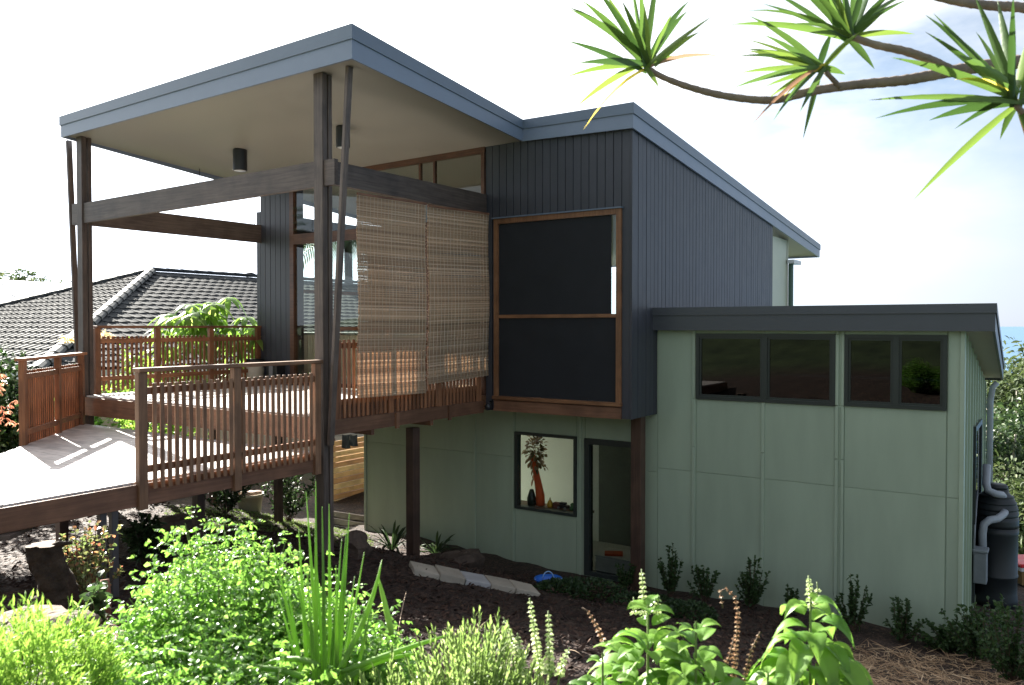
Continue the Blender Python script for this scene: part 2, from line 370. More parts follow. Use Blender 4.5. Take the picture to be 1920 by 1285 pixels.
def zsof(x, y):
    """underside of the roof"""
    for a, b, c in tb:
        d = (b.y-c.y)*(a.x-c.x)+(c.x-b.x)*(a.y-c.y)
        l1 = ((b.y-c.y)*(x-c.x)+(c.x-b.x)*(y-c.y))/d; l2 = ((c.y-a.y)*(x-c.x)+(a.x-c.x)*(y-c.y))/d; l3 = 1-l1-l2
        if min(l1, l2, l3) > -.03: return l1*a.z+l2*b.z+l3*c.z+.035
    return R3.z
# ---------------------------------------------------------------- upper walls
# window opening on the front wall (timber framed)
wl, wr = onX(928, 612, XH).y, onX(1166, 612, XH).y      # y of its left / right edge (left is larger y)
wzt = onX(1040, 402, XH).z; wzb = onX(1040, 748, XH).z
zbox = onX(1185, 787, XH).z                                # bottom of the projecting box
YT = onX(910, 612, XH).y                                   # where the dark front wall stops
t = .10
def boards(parent, plane, a0, a1, zlo, zhi_fn, pitch, side, holes=(), mat=DARK, th=.018, gap=.005):
    """vertical boards as separate pieces; plane ('x',X) or ('y',Y); side = outward sign"""
    n = max(1, round(abs(a1-a0)/pitch)); p = (a1-a0)/n
    for i in range(n):
        u0, u1 = a0+p*i+gap/2, a0+p*(i+1)-gap/2; um = (u0+u1)/2
        segs = [(zlo, None)]
        for h in holes:
            if h[0] < um < h[1]:
                segs = []
                if h[2] > zlo+.02: segs.append((zlo, h[2]))
                segs.append((h[3], None))
        for z0, z1 in segs:
            m = MB(); q = plane[1]; dth = th*side*random.uniform(.9, 1.1)
            tA = zhi_fn(u0) if z1 is None else z1; tB = zhi_fn(u1) if z1 is None else z1
            c = .003
            if plane[0] == 'x':
                m.hexa([(q, u0, z0), (q, u1, z0), (q+dth, u1-c, z0), (q+dth, u0+c, z0)], [(q, u0, tA), (q, u1, tB), (q+dth, u1-c, tB), (q+dth, u0+c, tA)])
            else:
                m.hexa([(u0, q, z0), (u1, q, z0), (u1-c, q+dth, z0), (u0+c, q+dth, z0)], [(u0, q, tA), (u1, q, tB), (u1-c, q+dth, tB), (u0+c, q+dth, tA)])
            m.build('board', mat, parent)
fb = MB()
for a, b, c, d in rects(YS+.03, YT-.03, zbox+.02, R4.z-.02, [(wr, wl, zbox, wzt)]): fb.box(XH+.02, XH+t, a, b, c, d)
fw = fb.build('wall', DARK, house)
boards(fw, ('x', XH+.02), YS+.03, YT-.005, zbox, lambda y: zsof(XH+.03, max(y, R4.y))-.001, .13, -1, holes=[(wr, wl, zbox-.1, wzt)])
m = MB(); m.box(XH-.005, XH+.06, YS-.005, YS+.03, zbox, R4.z+.01); m.build('corner_trim', DARK, fw)
sb = MB()
ZL = -.2
def ztop(x): return zsof(x, YS+.05)-.002
n = 6
for i in range(n):
    x0 = XH+t+(XE-XH-t)*i/n; x1 = XH+t+(XE-XH-t)*(i+1)/n
    sb.hexa([(x0, YS+.02, zbox), (x1, YS+.02, zbox), (x1, YS+t, zbox), (x0, YS+t, zbox)], [(x0, YS+.02, ztop(x0)), (x1, YS+.02, ztop(x1)), (x1, YS+t, ztop(x1)), (x0, YS+t, ztop(x0))])
sw = sb.build('wall', DARK, house)
boards(sw, ('y', YS+.02), XH+.065, XE, zbox, lambda x: ztop(x), .137, -1)
m = MB(); m.box(XE, XE+.04, YS, YS+t, .9, ztop(XE)); m.build('corner_trim', FRAMEG, sw)
# underside of the box and the floor
m = MB(); m.box(XH+.02, 18, YS+.03, 12.5, zbox-.004, zbox+.02); m.build('floor', WB('y'), house)
m = MB(); m.box(XH+.12, 18, YS+.12, 12.44, zbox+.022, -.02); m.build('floor', WF('x'), house)
# pale recessed end wall, far side wall, back wall
XK = onY(1476, 540, YS+.16).x
m = MB(); m.box(XE+.045, XK, YS+.16, YS+.26, .2, zsof(XK, YS+.2)-.01); pe = m.build('wall', PALE, house)
for u in (17.2, XK-.06):
    m = MB(); m.box(u, u+.05, YS+.14, YS+.158, .2, zsof(u+.05, YS+.2)-.012); m.build('batten', PALE, pe)
p1 = onX(1140, 520, XK); p2 = onX(1160, 590, XK)
bw = MB()
bh = [(p2.y-.5, p1.y+.6, p2.z-.02, p1.z+.1)]
for a, b, c, d in rects(YS+.27, 12.5, zbox+.022, 2.35, bh): bw.box(XK-.1, XK, a, b, c, d)
bwo = bw.build('wall', INT, house)
for a, b, c, d in bh:
    m = MB(); m.box(XK-.06, XK-.054, a, b, c, d); m.build('pane', GLASS, bwo)
# far side wall with a big window behind the glazed doors
YFS = 12.5
fs = MB()
fh = [(XH+.42, XH+3.0, .62, 2.9)]
for a, b, c, d in rects(XH+.022, XK-.1, zbox+.022, 3.2, fh): fs.box(a, b, YFS-.1, YFS, c, d)
fso = fs.build('wall', DARK, house)
for a, b, c, d in fh:
    m = MB(); m.box(a, b, YFS-.05, YFS-.044, c, d); m.build('pane', GLASS, fso)
for z in (1.72,):
    m = MB(); m.box(XH+.42, XH+3.0, YFS-.09, YFS-.01, z, z+.06); m.build('rail', WF('x'), fso)
# dark boarded column at the far end of the glazing
ca, cb_ = onX(546, 612, XH).y, onX(489, 612, XH).y
m = MB(); m.hexa([(XH+.02, ca, -.2), (XH+.02, cb_, -.2), (XH+.3, cb_, -.2), (XH+.3, ca, -.2)], [(XH+.02, ca, zsof(XH, ca)), (XH+.02, cb_, zsof(XH, cb_)), (XH+.3, cb_, zsof(XH+.3, cb_)), (XH+.3, ca, zsof(XH+.3, ca))])
cw = m.build('wall', DARK, house)
boards(cw, ('x', XH+.02), ca, cb_, 0, lambda y: zsof(XH, y)-.004, .13, -1)
# ---------------------------------------------------------------- timber framed window of the upper storey
fm = MB(); fwid = .075
fx0, fx1 = XH-.035, XH+.06
fm.box(fx0, fx1, wl-fwid, wl, wzb, wzt-fwid); fm.box(fx0, fx1, wr, wr+fwid, wzb, wzt-fwid); fm.box(fx0, fx1, wr, wl, wzt-fwid, wzt)
win = fm.build('window', WF('z'), house)
m = MB(); m.box(fx0-.03, fx1, wr-.01, wl+.01, wzb-.05, wzb-.001); m.build('sill', WF('y'), win)
m = MB(); m.box(fx0-.03, fx1, wr-.02, wl+.02, wzt+.001, wzt+.02); m.build('flashing', CAPM, win)
zr = onX(1040, 593, XH).z
m = MB(); m.box(XH-.025, XH+.05, wr+fwid, wl-fwid, zr-.025, zr+.025); m.build('rail', WF('y'), win)
gap = onX(1146, 612, XH).y
m = MB(); m.box(XH+.0, XH+.006, gap, wl-fwid, zr+.02, wzt-fwid-.002); m.build('screen', SCREEN, win)
m = MB(); m.box(XH+.0, XH+.006, wr+fwid, wl-fwid, wzb, zr-.02); m.build('screen', SCREEN, win)
m = MB(); m.box(XH+.024, XH+.030, wr+fwid, wl-fwid, zr+.03, wzt-fwid-.002); m.build('pane', GLASS, win)
# timber panel and floor beam below the window
m = MB(); m.box(XH-.01, XH+.06, wr, wl, zbox+.155, wzb-.052); m.build('panel', WB('y'), house)
m = MB(); m.box(XH-.03, XH+.06, wr, wl, zbox-.005, zbox+.152); m.build('floor_beam', WB('y'), house)
# ---------------------------------------------------------------- clerestory and glazed doors behind the deck
cl_top = lambda y: zsof(XH, y)
m = MB()
y0, y1 = YT, ca
for (ya, yb) in ((y0, y1),):
    m.hexa([(XH-.02, ya, cl_top(ya)-.09), (XH-.02, yb, cl_top(yb)-.09), (XH+.06, yb, cl_top(yb)-.09), (XH+.06, ya, cl_top(ya)-.09)],
           [(XH-.02, ya, cl_top(ya)), (XH-.02, yb, cl_top(yb)), (XH+.06, yb, cl_top(yb)), (XH+.06, ya, cl_top(ya))])
ztr = onX(570, 448, XH).z     # transom
m.box(XH-.03, XH+.06, y0+.001, y1, ztr-.09, ztr+.09)
m.box(XH-.031, XH+.06, y0, y0+.06, 0, cl_top(y0)-.091); m.box(XH-.031, XH+.06, y1-.10, y1, 0, cl_top(y1)-.1)
m.box(XH-.03, XH+.06, y0+.061, y1-.101, 0, .06)
gd = m.build('glazed_door', WG('y'), house)
for px in (788, 815):
    yy = onX(px, 612, XH).y; m = MB(); m.box(XH-.012, XH+.05, yy-.016, yy+.016, ztr+.092, cl_top(yy)-.092); m.build('mullion', WG('z'), gd)
ys = [y0+.06, 8.35, 9.55, 10.75, y1-.10]
for i in range(1, 4):
    m = MB(); m.box(XH-.02, XH+.05, ys[i]-.035, ys[i]+.035, .061, ztr-.091); m.build('stile', WG('z'), gd)
for i in range(4):
    m = MB(); m.box(XH+.01, XH+.016, ys[i], ys[i+1], .061, ztr-.09); m.build('pane', GLASS, gd)
m = MB(); m.hexa([(XH+.01, y0+.06, ztr+.09), (XH+.01, y1-.1, ztr+.09), (XH+.016, y1-.1, ztr+.09), (XH+.016, y0+.06, ztr+.09)],
                 [(XH+.01, y0+.06, cl_top(y0)-.09), (XH+.01, y1-.1, cl_top(y1)-.09), (XH+.016, y1-.1, cl_top(y1)-.09), (XH+.016, y0+.06, cl_top(y0)-.09)]); m.build('pane', GLASS, gd)
for k in range(4):   # louvre blades in the transom light by the column
    z = ztr+.14+k*.13; m = MB(); m.obox((XH-.02, (y1-.1+11.15)/2, z), (0, 1, 0), (.8, 0, -.6), (.6, 0, .8), (y1-.1-11.15)/2, .06, .003); m.build('louvre', GLASS, gd)
# kitchen bench inside, seen through the doors
m = MB(); m.box(XH+.5, XH+1.1, 8.6, 12.2, -.01, .90); bench = m.build('kitchen_bench', surf('bench_cladding', (.42, .35, .25), rnd=.05), house)
m = MB(); m.box(XH+.46, XH+1.14, 8.56, 12.24, .901, .945, .006); m.build('bench_top', surf('bench_stone', (.10, .105, .10), rough=.25), bench)
for k in range(26):
    y = 8.66+k*.136; m = MB(); m.box(XH+.488, XH+.499, y, y+.126, 0, .89); m.build('board', surf('bench_cladding', (.42, .35, .25), rnd=.05), bench)
# ---------------------------------------------------------------- lower walls
YR = .854
zwt = onX(1810, 622, XW).z+.05
YL = onX(686, 612, XW).y
# openings: two strip windows, lower window, lower door
def hole(pxl, pxr, pyt, pyb, X):
    a = onX(pxl, pyt, X); b = onX(pxr, pyb, X)
    return (b.y, a.y, onX((pxl+pxr)/2, pyb, X).z, onX((pxl+pxr)/2, pyt, X).z)
h1 = hole(1306, 1566, 626, 755, XW); h2 = hole(1584, 1775, 628, 766, XW)
h3 = hole(966, 1081, 814, 961, XW); h4 = hole(1097, 1196, 826, 1092, XW)
h4 = (h4[0], h4[1], ZG, h4[3])
allh = [h1, h2, h3, h4]
bk = MB()
def zup(y): return zwt if y < YS+.01 else zbox-.006
for a, b, c, d in rects(YR+.02, YS, ZG-.3, zwt, allh): bk.box(XW+.02, XW+.12, a, b, c, d)
for a, b, c, d in rects(YS, YL, ZG-.3, zbox-.006, allh): bk.box(XW+.02, XW+.12, a, b, c, d)
lw = bk.build('wall', GREEN, house)
seam = onX(1500, 905, XW).z; seam2 = onX(850, 845, XW).z
batp = [1212, 1300, 1430, 1568, 1580, 1775, 1800]
baty = [onX(p, 880, XW).y for p in batp]
batl = [onX(p, 880, XW).y for p in (890, 962, 1088)]
def panels(y0, y1, z0, z1, us, zs):
    cells = []
    ue = sorted({y0, y1, *[u for u in us if y0 < u < y1]})
    for ua, ub in zip(ue, ue[1:]):
        hs = [(max(ua, h[0]), min(ub, h[1]), h[2], h[3]) for h in allh if h[0] < ub-.02 and h[1] > ua+.02]
        cuts = [u for h in hs for u in h[:2]]
        for a, b in zip(sorted({ua, ub, *cuts}), sorted({ua, ub, *cuts})[1:]):
            cells += rects(a, b, z0, z1, [h for h in hs if h[0] < b-.01 and h[1] > a+.01], (), zs)
    for a, b, c, d in cells:
        if b-a < .03 or d-c < .03: continue
        m = MB(); m.obox((XW+.013, (a+b)/2, (c+d)/2), (1, 0, 0), (0, 1, 0), (0, 0, 1), .0075, (b-a)/2-.003, (d-c)/2-.003, .002); m.build('panel', GREEN, lw)
panels(YR+.02, YS-.02, ZG-.3, zwt, baty, [seam])
panels(YS-.02, YL, ZG-.3, zbox-.006, batl, [seam2])
for y in baty[1:-1]:
    for a, b, c, d in rects(y-.022, y+.022, ZG-.3, zwt, allh):
        if d-c > .06 and b-a > .03:
            m = MB(); m.box(XW-.012, XW+.0055, a, b, c, d, .003); m.build('batten', GREENB, lw)
for y in batl:
    for a, b, c, d in rects(y-.02, y+.02, ZG-.3, zbox-.008, allh):
        if d-c > .06 and b-a > .03:
            m = MB(); m.box(XW-.010, XW+.0055, a, b, c, d, .003); m.build('batten', GREENB, lw)
m = MB(); m.box(XW-.014, XW+.13, YR, YR+.05, ZG-.3, zwt, .003); m.build('corner_trim', GREENB, lw)
m = MB(); m.box(XW-.014, XW+.13, YL, YL+.05, ZG-.3, zbox-.007, .003); m.build('corner_trim', GREENB, lw)
# wing side wall (faces the tank)
XWE = 14.7
sd = MB(); sd.box(XW+.125, XWE, YR+.02, YR+.12, ZG-.3, .18)
zs0, zs1 = zwt, .20
sd.add([(XW+.125, YR+.02, .181), (XWE, YR+.02, .181), (XWE, YR+.02, zs1), (XW+.125, YR+.02, zs0), (XW+.125, YR+.12, .181), (XWE, YR+.12, .181), (XWE, YR+.12, zs1), (XW+.125, YR+.12, zs0)],
       [(0, 1, 2, 3), (7, 6, 5, 4), (0, 4, 5, 1), (1, 5, 6, 2), (2, 6, 7, 3), (3, 7, 4, 0)])
ws = sd.build('wall', GREEN, house)
for i in range(9):
    x = XW+.30+i*.42; zt_ = zs0+(zs1-zs0)*(x-XW)/(XWE-XW); m = MB(); m.box(x, x+.05, YR-.008, YR+.019, ZG-.3, zt_-.01); m.build('batten', GREENB, ws)
m = MB(); m.box(12.4, 12.47, YR-.03, YR+.0185, ZG+.1, -.35); m.box(13.5, 13.57, YR-.03, YR+.0185, ZG+.1, -.35); m.box(12.4, 13.57, YR-.03, YR+.0185, -.35, -.28)
sdo = m.build('door', FRAMEG, house); m = MB(); m.box(12.471, 13.499, YR-.012, YR-.004, ZG+.1, -.351); m.build('pane', DGLASS, sdo)
# ---------------------------------------------------------------- wing roof
F1 = onX(1199, 620, XW-.13); F1t = onX(1199, 577, XW-.13).z
F2 = onX(1866, 621, XW-.13); F2t = onX(1867, 569.5, XW-.13).z
F1.y = YS+.06; F2.z = F1.z = (F1.z+F2.z)/2; F1t = F2t = (F1t+F2t)/2
ze = .20
F3 = Vector((15.0, YR-.22, ze)); F4 = Vector((15.0, YS+.06, ze)); zt3 = ze+.26
wt = MB(); ff = [P_(F1, F1t-.03), P_(F2, F2t-.03), P_(F3, zt3-.03), P_(F4, zt3-.03)]
wt.add(ff, [(0, 1, 2, 3)]); wroof = wt.build('roof', CAPM, house)
FW = surf('wing_fascia_paint', (.072, .080, .093), var=.05, scale=3, rough=.42, bump=.03, rnd=.03)
ring(wroof, [F1, F2, F3, F4], [F1.z, F2.z, ze, ze], [F1t, F2t, zt3, zt3], .03, (FW, FW), capf=.33)
wt = MB(); wt.add([P_(F1, F1.z+.03), P_(F2, F2.z+.03), P_(F3, ze+.03), P_(F4, ze+.03)], [(3, 2, 1, 0)]); wt.build('soffit', SOFG, wroof)
# ---------------------------------------------------------------- strip windows
def strip_window(h, pxm):
    y0, y1, z0, z1 = h; f = .045
    m = MB(); m.box(XW-.022, XW+.06, y0, y0+f, z0, z1); m.box(XW-.022, XW+.06, y1-f, y1, z0, z1); m.box(XW-.022, XW+.06, y0+f, y1-f, z0, z0+f); m.box(XW-.022, XW+.06, y0+f, y1-f, z1-f, z1)
    w = m.build('window', FRAMEG, house)
    ym = onX(pxm, 690, XW).y
    m = MB(); m.box(XW-.018, XW+.05, ym-.035, ym+.035, z0+f, z1-f); m.build('mullion', FRAMEG, w)
    for a, b in ((y0+f, ym-.035), (ym+.035, y1-f)):
        m = MB(); m.box(XW+.016, XW+.022, a, b, z0+f, z1-f); m.build('pane', DGLASS, w)
        m = MB(); s = .028
        m.box(XW+.0, XW+.014, a, a+s, z0+f, z1-f); m.box(XW+.0, XW+.014, b-s, b, z0+f, z1-f); m.box(XW+.0, XW+.014, a+s, b-s, z0+f, z0+f+s); m.box(XW+.0, XW+.014, a+s, b-s, z1-f-s, z1-f); m.build('sash', FRAMEG, w)
    return w
strip_window(h1, 1434); strip_window(h2, 1680)
# ---------------------------------------------------------------- lower window and door
y0, y1, z0, z1 = h3; f = .045
m = MB(); m.box(XW-.025, XW+.10, y0, y0+f, z0, z1); m.box(XW-.025, XW+.10, y1-f, y1, z0, z1); m.box(XW-.025, XW+.10, y0+f, y1-f, z0, z0+f); m.box(XW-.025, XW+.10, y0+f, y1-f, z1-f, z1)
w3 = m.build('window', FRAMEG, house); m = MB(); m.box(XW+.03, XW+.036, y0+f, y1-f, z0+f, z1-f); m.build('pane', GLASS, w3)
y0, y1, z0, z1 = h4; f = .085
m = MB(); m.box(XW-.03, XW+.10, y0, y0+f, z0, z1); m.box(XW-.03, XW+.10, y1-f, y1, z0, z1); m.box(XW-.03, XW+.10, y0+f, y1-f, z1-f, z1); m.box(XW-.03, XW+.10, y0+f, y1-f, z0, z0+.06)
d4 = m.build('door', FRAMEG, house); m = MB(); m.box(XW+.03, XW+.036, y0+f, y1-f, z0+.06, z1-f); m.build('pane', glassm('door_glass', (.62, .65, .64)), d4)
# lower room: floor, back wall, cross wall, ceiling; wide end window, out of view, added to bring daylight in
m = MB(); m.box(XW+.122, 16.9, YR+.13, YL, ZG-.12, ZG-.02); m.build('floor', surf('pale_timber_floor', (.58, .55, .51), rough=.4), house)
m = MB(); m.box(12.9, 13.0, h4[1]+.75, YL, ZG-.019, zbox-.01); m.build('wall', INT, house)
m = MB(); m.box(12.9, 13.0, YS-.6, h4[1]+.748, ZG-.019, zbox-.01); m.build('wall', surf('grey_green_plaster', (.20, .215, .195), rough=.7), house)
m = MB(); m.box(XW+.123, 12.89, YS+.01, YL-.11, zbox-.06, zbox-.012); m.build('ceiling', INT, house)
m = MB(); m.box(XW+.123, 16.9, YR+.13, YS-.02, zwt-.15, zwt-.05); m.build('ceiling', INT, house)
lf = MB()
for a, b, c, d in rects(XW+.121, 12.9, ZG-.3, zbox-.008, [(XW+.2, 12.8, ZG+.1, zbox-.15)]): lf.box(a, b, YL-.1, YL, c, d)
lfo = lf.build('wall', GREEN, house); m = MB(); m.box(XW+.2, 12.8, YL-.05, YL-.044, ZG+.1, zbox-.15); m.build('pane', GLASS, lfo)
m = MB(); m.box(XWE-.1, XWE, YR+.125, YS, ZG-.3, .17); m.box(16.8, 16.9, YS, YL, ZG-.3, zbox-.01); m.build('wall', GREEN, house)
m = MB(); m.box(XWE+.001, 16.8, YS-.1, YS, ZG-.3, zbox-.01); m.build('wall', GREEN, house)
m = MB(); m.box(XW+.123, 12.89, YS+.02, YS+.11, ZG-.019, zbox-.062); m.build('wall', INT, house)  # unseen pale end wall, added to bounce daylight into the room
# window bench in the lower room
m = MB(); m.box(XW+.16, XW+.55, h3[0]-.02, h3[1]+.3, h3[2]-.04, h3[2]+.0); m.build('shelf', WF('y'), house)
# ---------------------------------------------------------------- gutter and downpipes of the house
m = MB(); g0 = onY(1480, 486, YS+.1); 
xd = onY(1481, 540, YS+.1).x
m.tube([(xd, YS+.08, -1), (xd, YS+.08, g0.z-.12), (xd+.12, YS+.08, g0.z-.05)], .055, 10); m.build('downpipe', surf('green_pipe', (.05, .10, .07), rough=.4), house)
gp = onY(1497, 489, R4.y); m = MB(); m.box(xd-.1, xd+.5, YS-.02, YS+.14, g0.z-.10, g0.z-.015, .01); m.build('gutter', surf('gutter_metal', (.5, .52, .55), rough=.3), house)
m = MB(); dx = 14.55; m.tube([(dx, YR-.07, ZG), (dx, YR-.07, -.1), (dx-.02, YR-.1, .12), (dx, YR-.16, .19)], .045, 10); m.build('downpipe', surf('grey_pipe', (.33, .36, .40), rough=.35), house)
# corner post under the box
m = MB(); c = onY(1196, 1000, YS+.16); m.box(c.x-.08, c.x+.08, YS+.08, YS+.24, ZG-.1, zbox-.006, .006); m.build('post', wood('dark_post_timber', (.055, .030, .020), (.11, .062, .042), 'z'), house)
fix(house)
def WP(axis): return wood('dark_post_timber', (.055, .030, .020), (.11, .062, .042), axis)
# ---------------------------------------------------------------- timber deck
ZW = -.42                                  # walkway level
deck = thing('timber_deck', 'covered timber deck on tall square posts with crossing beams and slanted struts', 'deck', (XF, YN, 0))
zp1 = onX(606, 1020, XF).z
m = MB(); m.box(XF-.075, XF+.005, YN-.075, YN+.075, zp1-.25, zsof(XF, YN), .006); m.build('post', W('z'), deck)
m = MB(); m.box(XF+.025, XF+.085, YN-.075, YN+.075, zp1-.25, zsof(XF+.05, YN), .006); m.build('post', W('z'), deck)
m = MB(); m.box(XF-.075, XF+.005, YF-.075, YF+.075, -2.2, zsof(XF, YF), .006); m.build('post', W('z'), deck)
m = MB(); m.box(XF+.025, XF+.085, YF-.075, YF+.075, -2.2, zsof(XF+.05, YF), .006); m.build('post', W('z'), deck)
# V struts out to the roof corners
sA = onX(655, 116, XF-.02); sA.z = zsof(XF, sA.y)
m = MB(); m.bar((XF-.02, YN-.13, -.35), (sA.x, sA.y, sA.z), .05, .08, .005, up=(1, 0, 0)); m.build('strut', W('z'), deck)
sB = onX(129, 262, XF-.02); sB.z = zsof(XF, min(sB.y, YB-.05))
m = MB(); m.bar((XF-.02, YF+.13, -.35), (sB.x, sB.y, sB.z), .05, .08, .005, up=(1, 0, 0)); m.build('strut', W('z'), deck)
# beams: front (between the posts), two running back to the house
q = [onX(172, 378, XF-.07), onX(172, 416, XF-.07), onX(587, 303, XF-.07), onX(587, 351, XF-.07)]
zt_, zb_ = (q[0].z+q[2].z)/2, (q[1].z+q[3].z)/2
zt0, zt1, zb0, zb1 = q[0].z, q[2].z, q[1].z, q[3].z
m = MB(); ya, yb = YN+.077, YF-.077
m.hexa([(XF-.055, ya, zb1), (XF+.003, ya, zb1), (XF+.003, yb, zb0), (XF-.055, yb, zb0)], [(XF-.055, ya, zt1), (XF+.003, ya, zt1), (XF+.003, yb, zt0), (XF-.055, yb, zt0)]); m.build('beam', W('y'), deck)
m = MB(); m.box(XF-.055, XF+.003, YF+.077, YF+.25, zb0-.01, zt0+.01); m.build('beam', W('y'), deck)
m = MB(); m.box(XF-.055, XF+.003, YN-.25, YN-.077, zb1, zt1); m.build('beam', W('y'), deck)
va, vb, vc, vd = onY(640, 307, YN), onY(640, 350, YN), onY(929, 370, YN), onY(929, 407, YN)
xa = va.x
def lin(a, b, x): return a.z+(b.z-a.z)*(x-a.x)/(b.x-a.x)
x0, x1 = XF+.087, XH-.03
m = MB(); m.hexa([(x0, YN-.045, lin(vb, vd, x0)), (x1, YN-.045, lin(vb, vd, x1)), (x1, YN+.045, lin(vb, vd, x1)), (x0, YN+.045, lin(vb, vd, x0))],
                 [(x0, YN-.045, lin(va, vc, x0)), (x1, YN-.045, lin(va, vc, x1)), (x1, YN+.045, lin(va, vc, x1)), (x0, YN+.045, lin(va, vc, x0))]); m.build('beam', W('x'), deck)
fa, fb_, fc, fd_ = onY(288, 398, YF), onY(234, 430, YF), onY(490, 423, YF), onY(490, 456, YF)
m = MB(); x1 = XH+.0
m.hexa([(x0, YF-.045, lin(fb_, fd_, x0)), (x1, YF-.045, fd_.z), (x1, YF+.045, fd_.z), (x0, YF+.045, lin(fb_, fd_, x0))],
       [(x0, YF-.045, lin(fa, fc, x0)), (x1, YF-.045, fc.z), (x1, YF+.045, fc.z), (x0, YF+.045, lin(fa, fc, x0))]); m.build('beam', W('x'), deck)
for px in (375, 477):
    p = onY(px, 420, YF-.0); m = MB(); m.tube([(p.x, YF, lin(fa, fc, p.x)), (p.x, YF, zsof(p.x, YF))], .006, 6); m.build('hanging_rod', surf('dark_steel', (.05, .05, .055), rough=.4, metal=.6), deck)
# deck floor
nb = 24; w = (XH-XF-.06)/nb
for i in range(nb):
    a = XF-.04+i*w; m = MB(); m.obox((a+w/2, (YN+YF)/2+.06, -.016), (1, 0, 0), (0, 1, 0), (0, 0, 1), w/2-.003, (YF-YN)/2-.05, .013, .004); m.build('deck_board', WD('y'), deck)
m = MB(); m.box(XF-.075, XF-.015, YN+.077, YF-.077, -.30, -.031); m.build('bearer', WB('y'), deck)
for k in range(8):
    y = YN+.12+k*.71; m = MB(); m.box(XF-.013, XH-.05, y-.025, y+.025, -.17, -.031); m.build('joist', WB('x'), deck)
for x in (XF+.9, XF+2.1):
    m = MB(); m.box(x-.03, x+.03, YN+.06, YF+.02, -.34, -.171); m.build('bearer', WB('y'), deck)
pb = onY(786, 1010, YN+.02)
m = MB(); m.box(pb.x-.07, pb.x+.07, YN+.06, YN+.20, pb.z-.3, -.341, .006); m.build('post', WP('z'), deck)
for x, y in ((XF+1.86, 10.2), (XF+.9, 12.3), (XF+2.2, 12.3)):
    m = MB(); m.box(x-.05, x+.05, y-.05, y+.05, -3.0, -.341); m.build('post', WP('z'), deck)
fix(deck)
# ---------------------------------------------------------------- walkway
walk = thing('timber_walkway', 'sunlit grey timber walkway on steel posts leading up to the covered deck', 'walkway', (4.2, YN, ZW))
pg = [(XF-.08, YN+.02), (XF-.08, YF-.1), (3.15, 8.72), (.8, 8.72), (.8, YN+.02)]
def yspan(x):
    ys = []
    for (xa, ya), (xb, yb) in zip(pg, pg[1:]+pg[:1]):
        if (xa-x)*(xb-x) < 0: ys.append(ya+(yb-ya)*(x-xa)/(xb-xa))
    return (min(ys), max(ys)) if len(ys) >= 2 else None
bwid = .095; x = .82
while x < XF-.085-bwid:
    s0, s1 = yspan(x+.004), yspan(x+bwid-.004)
    if s0 and s1:
        lo0, hi0, lo1, hi1 = s0[0], s0[1], s1[0], s1[1]
        m = MB(); dz = random.uniform(-.0015, .0015)
        m.hexa([(x+.003, lo0, ZW-.03), (x+bwid-.003, lo1, ZW-.03), (x+bwid-.003, hi1, ZW-.03), (x+.003, hi0, ZW-.03)], [(x+.003, lo0, ZW+dz), (x+bwid-.003, lo1, ZW+dz), (x+bwid-.003, hi1, ZW+dz), (x+.003, hi0, ZW+dz)])
        m.build('deck_board', WD('y'), walk)
    x += bwid
e1 = onY(271, 947, YN).z
m = MB(); m.box(.8, XF-.09, YN-.03, YN+.018, e1, ZW-.02, .004); m.build('bearer', WB('x'), walk)
m = MB(); m.bar((XF-.12, YF-.17, ZW-.14), (3.2, 8.74, ZW-.14), .045, .21); m.build('bearer', WB('x'), walk)
for x in (3.6, 5.0, 6.2):
    s = yspan(x); m = MB(); m.box(x-.04, x+.04, YN+.02, s[1]-.1, e1+.03, ZW-.031); m.build('joist', WB('y'), walk)
STEEL = surf('painted_steel', (.085, .075, .075), rough=.5, metal=.3, bump=.08)
for px in (190, 212):
    p = onY(px, 1000, YN+.06); m = MB(); m.box(p.x-.032, p.x+.032, YN+.02, YN+.08, -1.9, e1+.04, .004); m.build('post', STEEL, walk)
for x, y in ((5.9, 8.3), (5.0, 9.6), (6.3, 10.8)):
    m = MB(); m.box(x-.05, x+.05, y-.05, y+.05, -2.0, e1+.03); m.build('post', WP('z'), walk)
fix(walk)
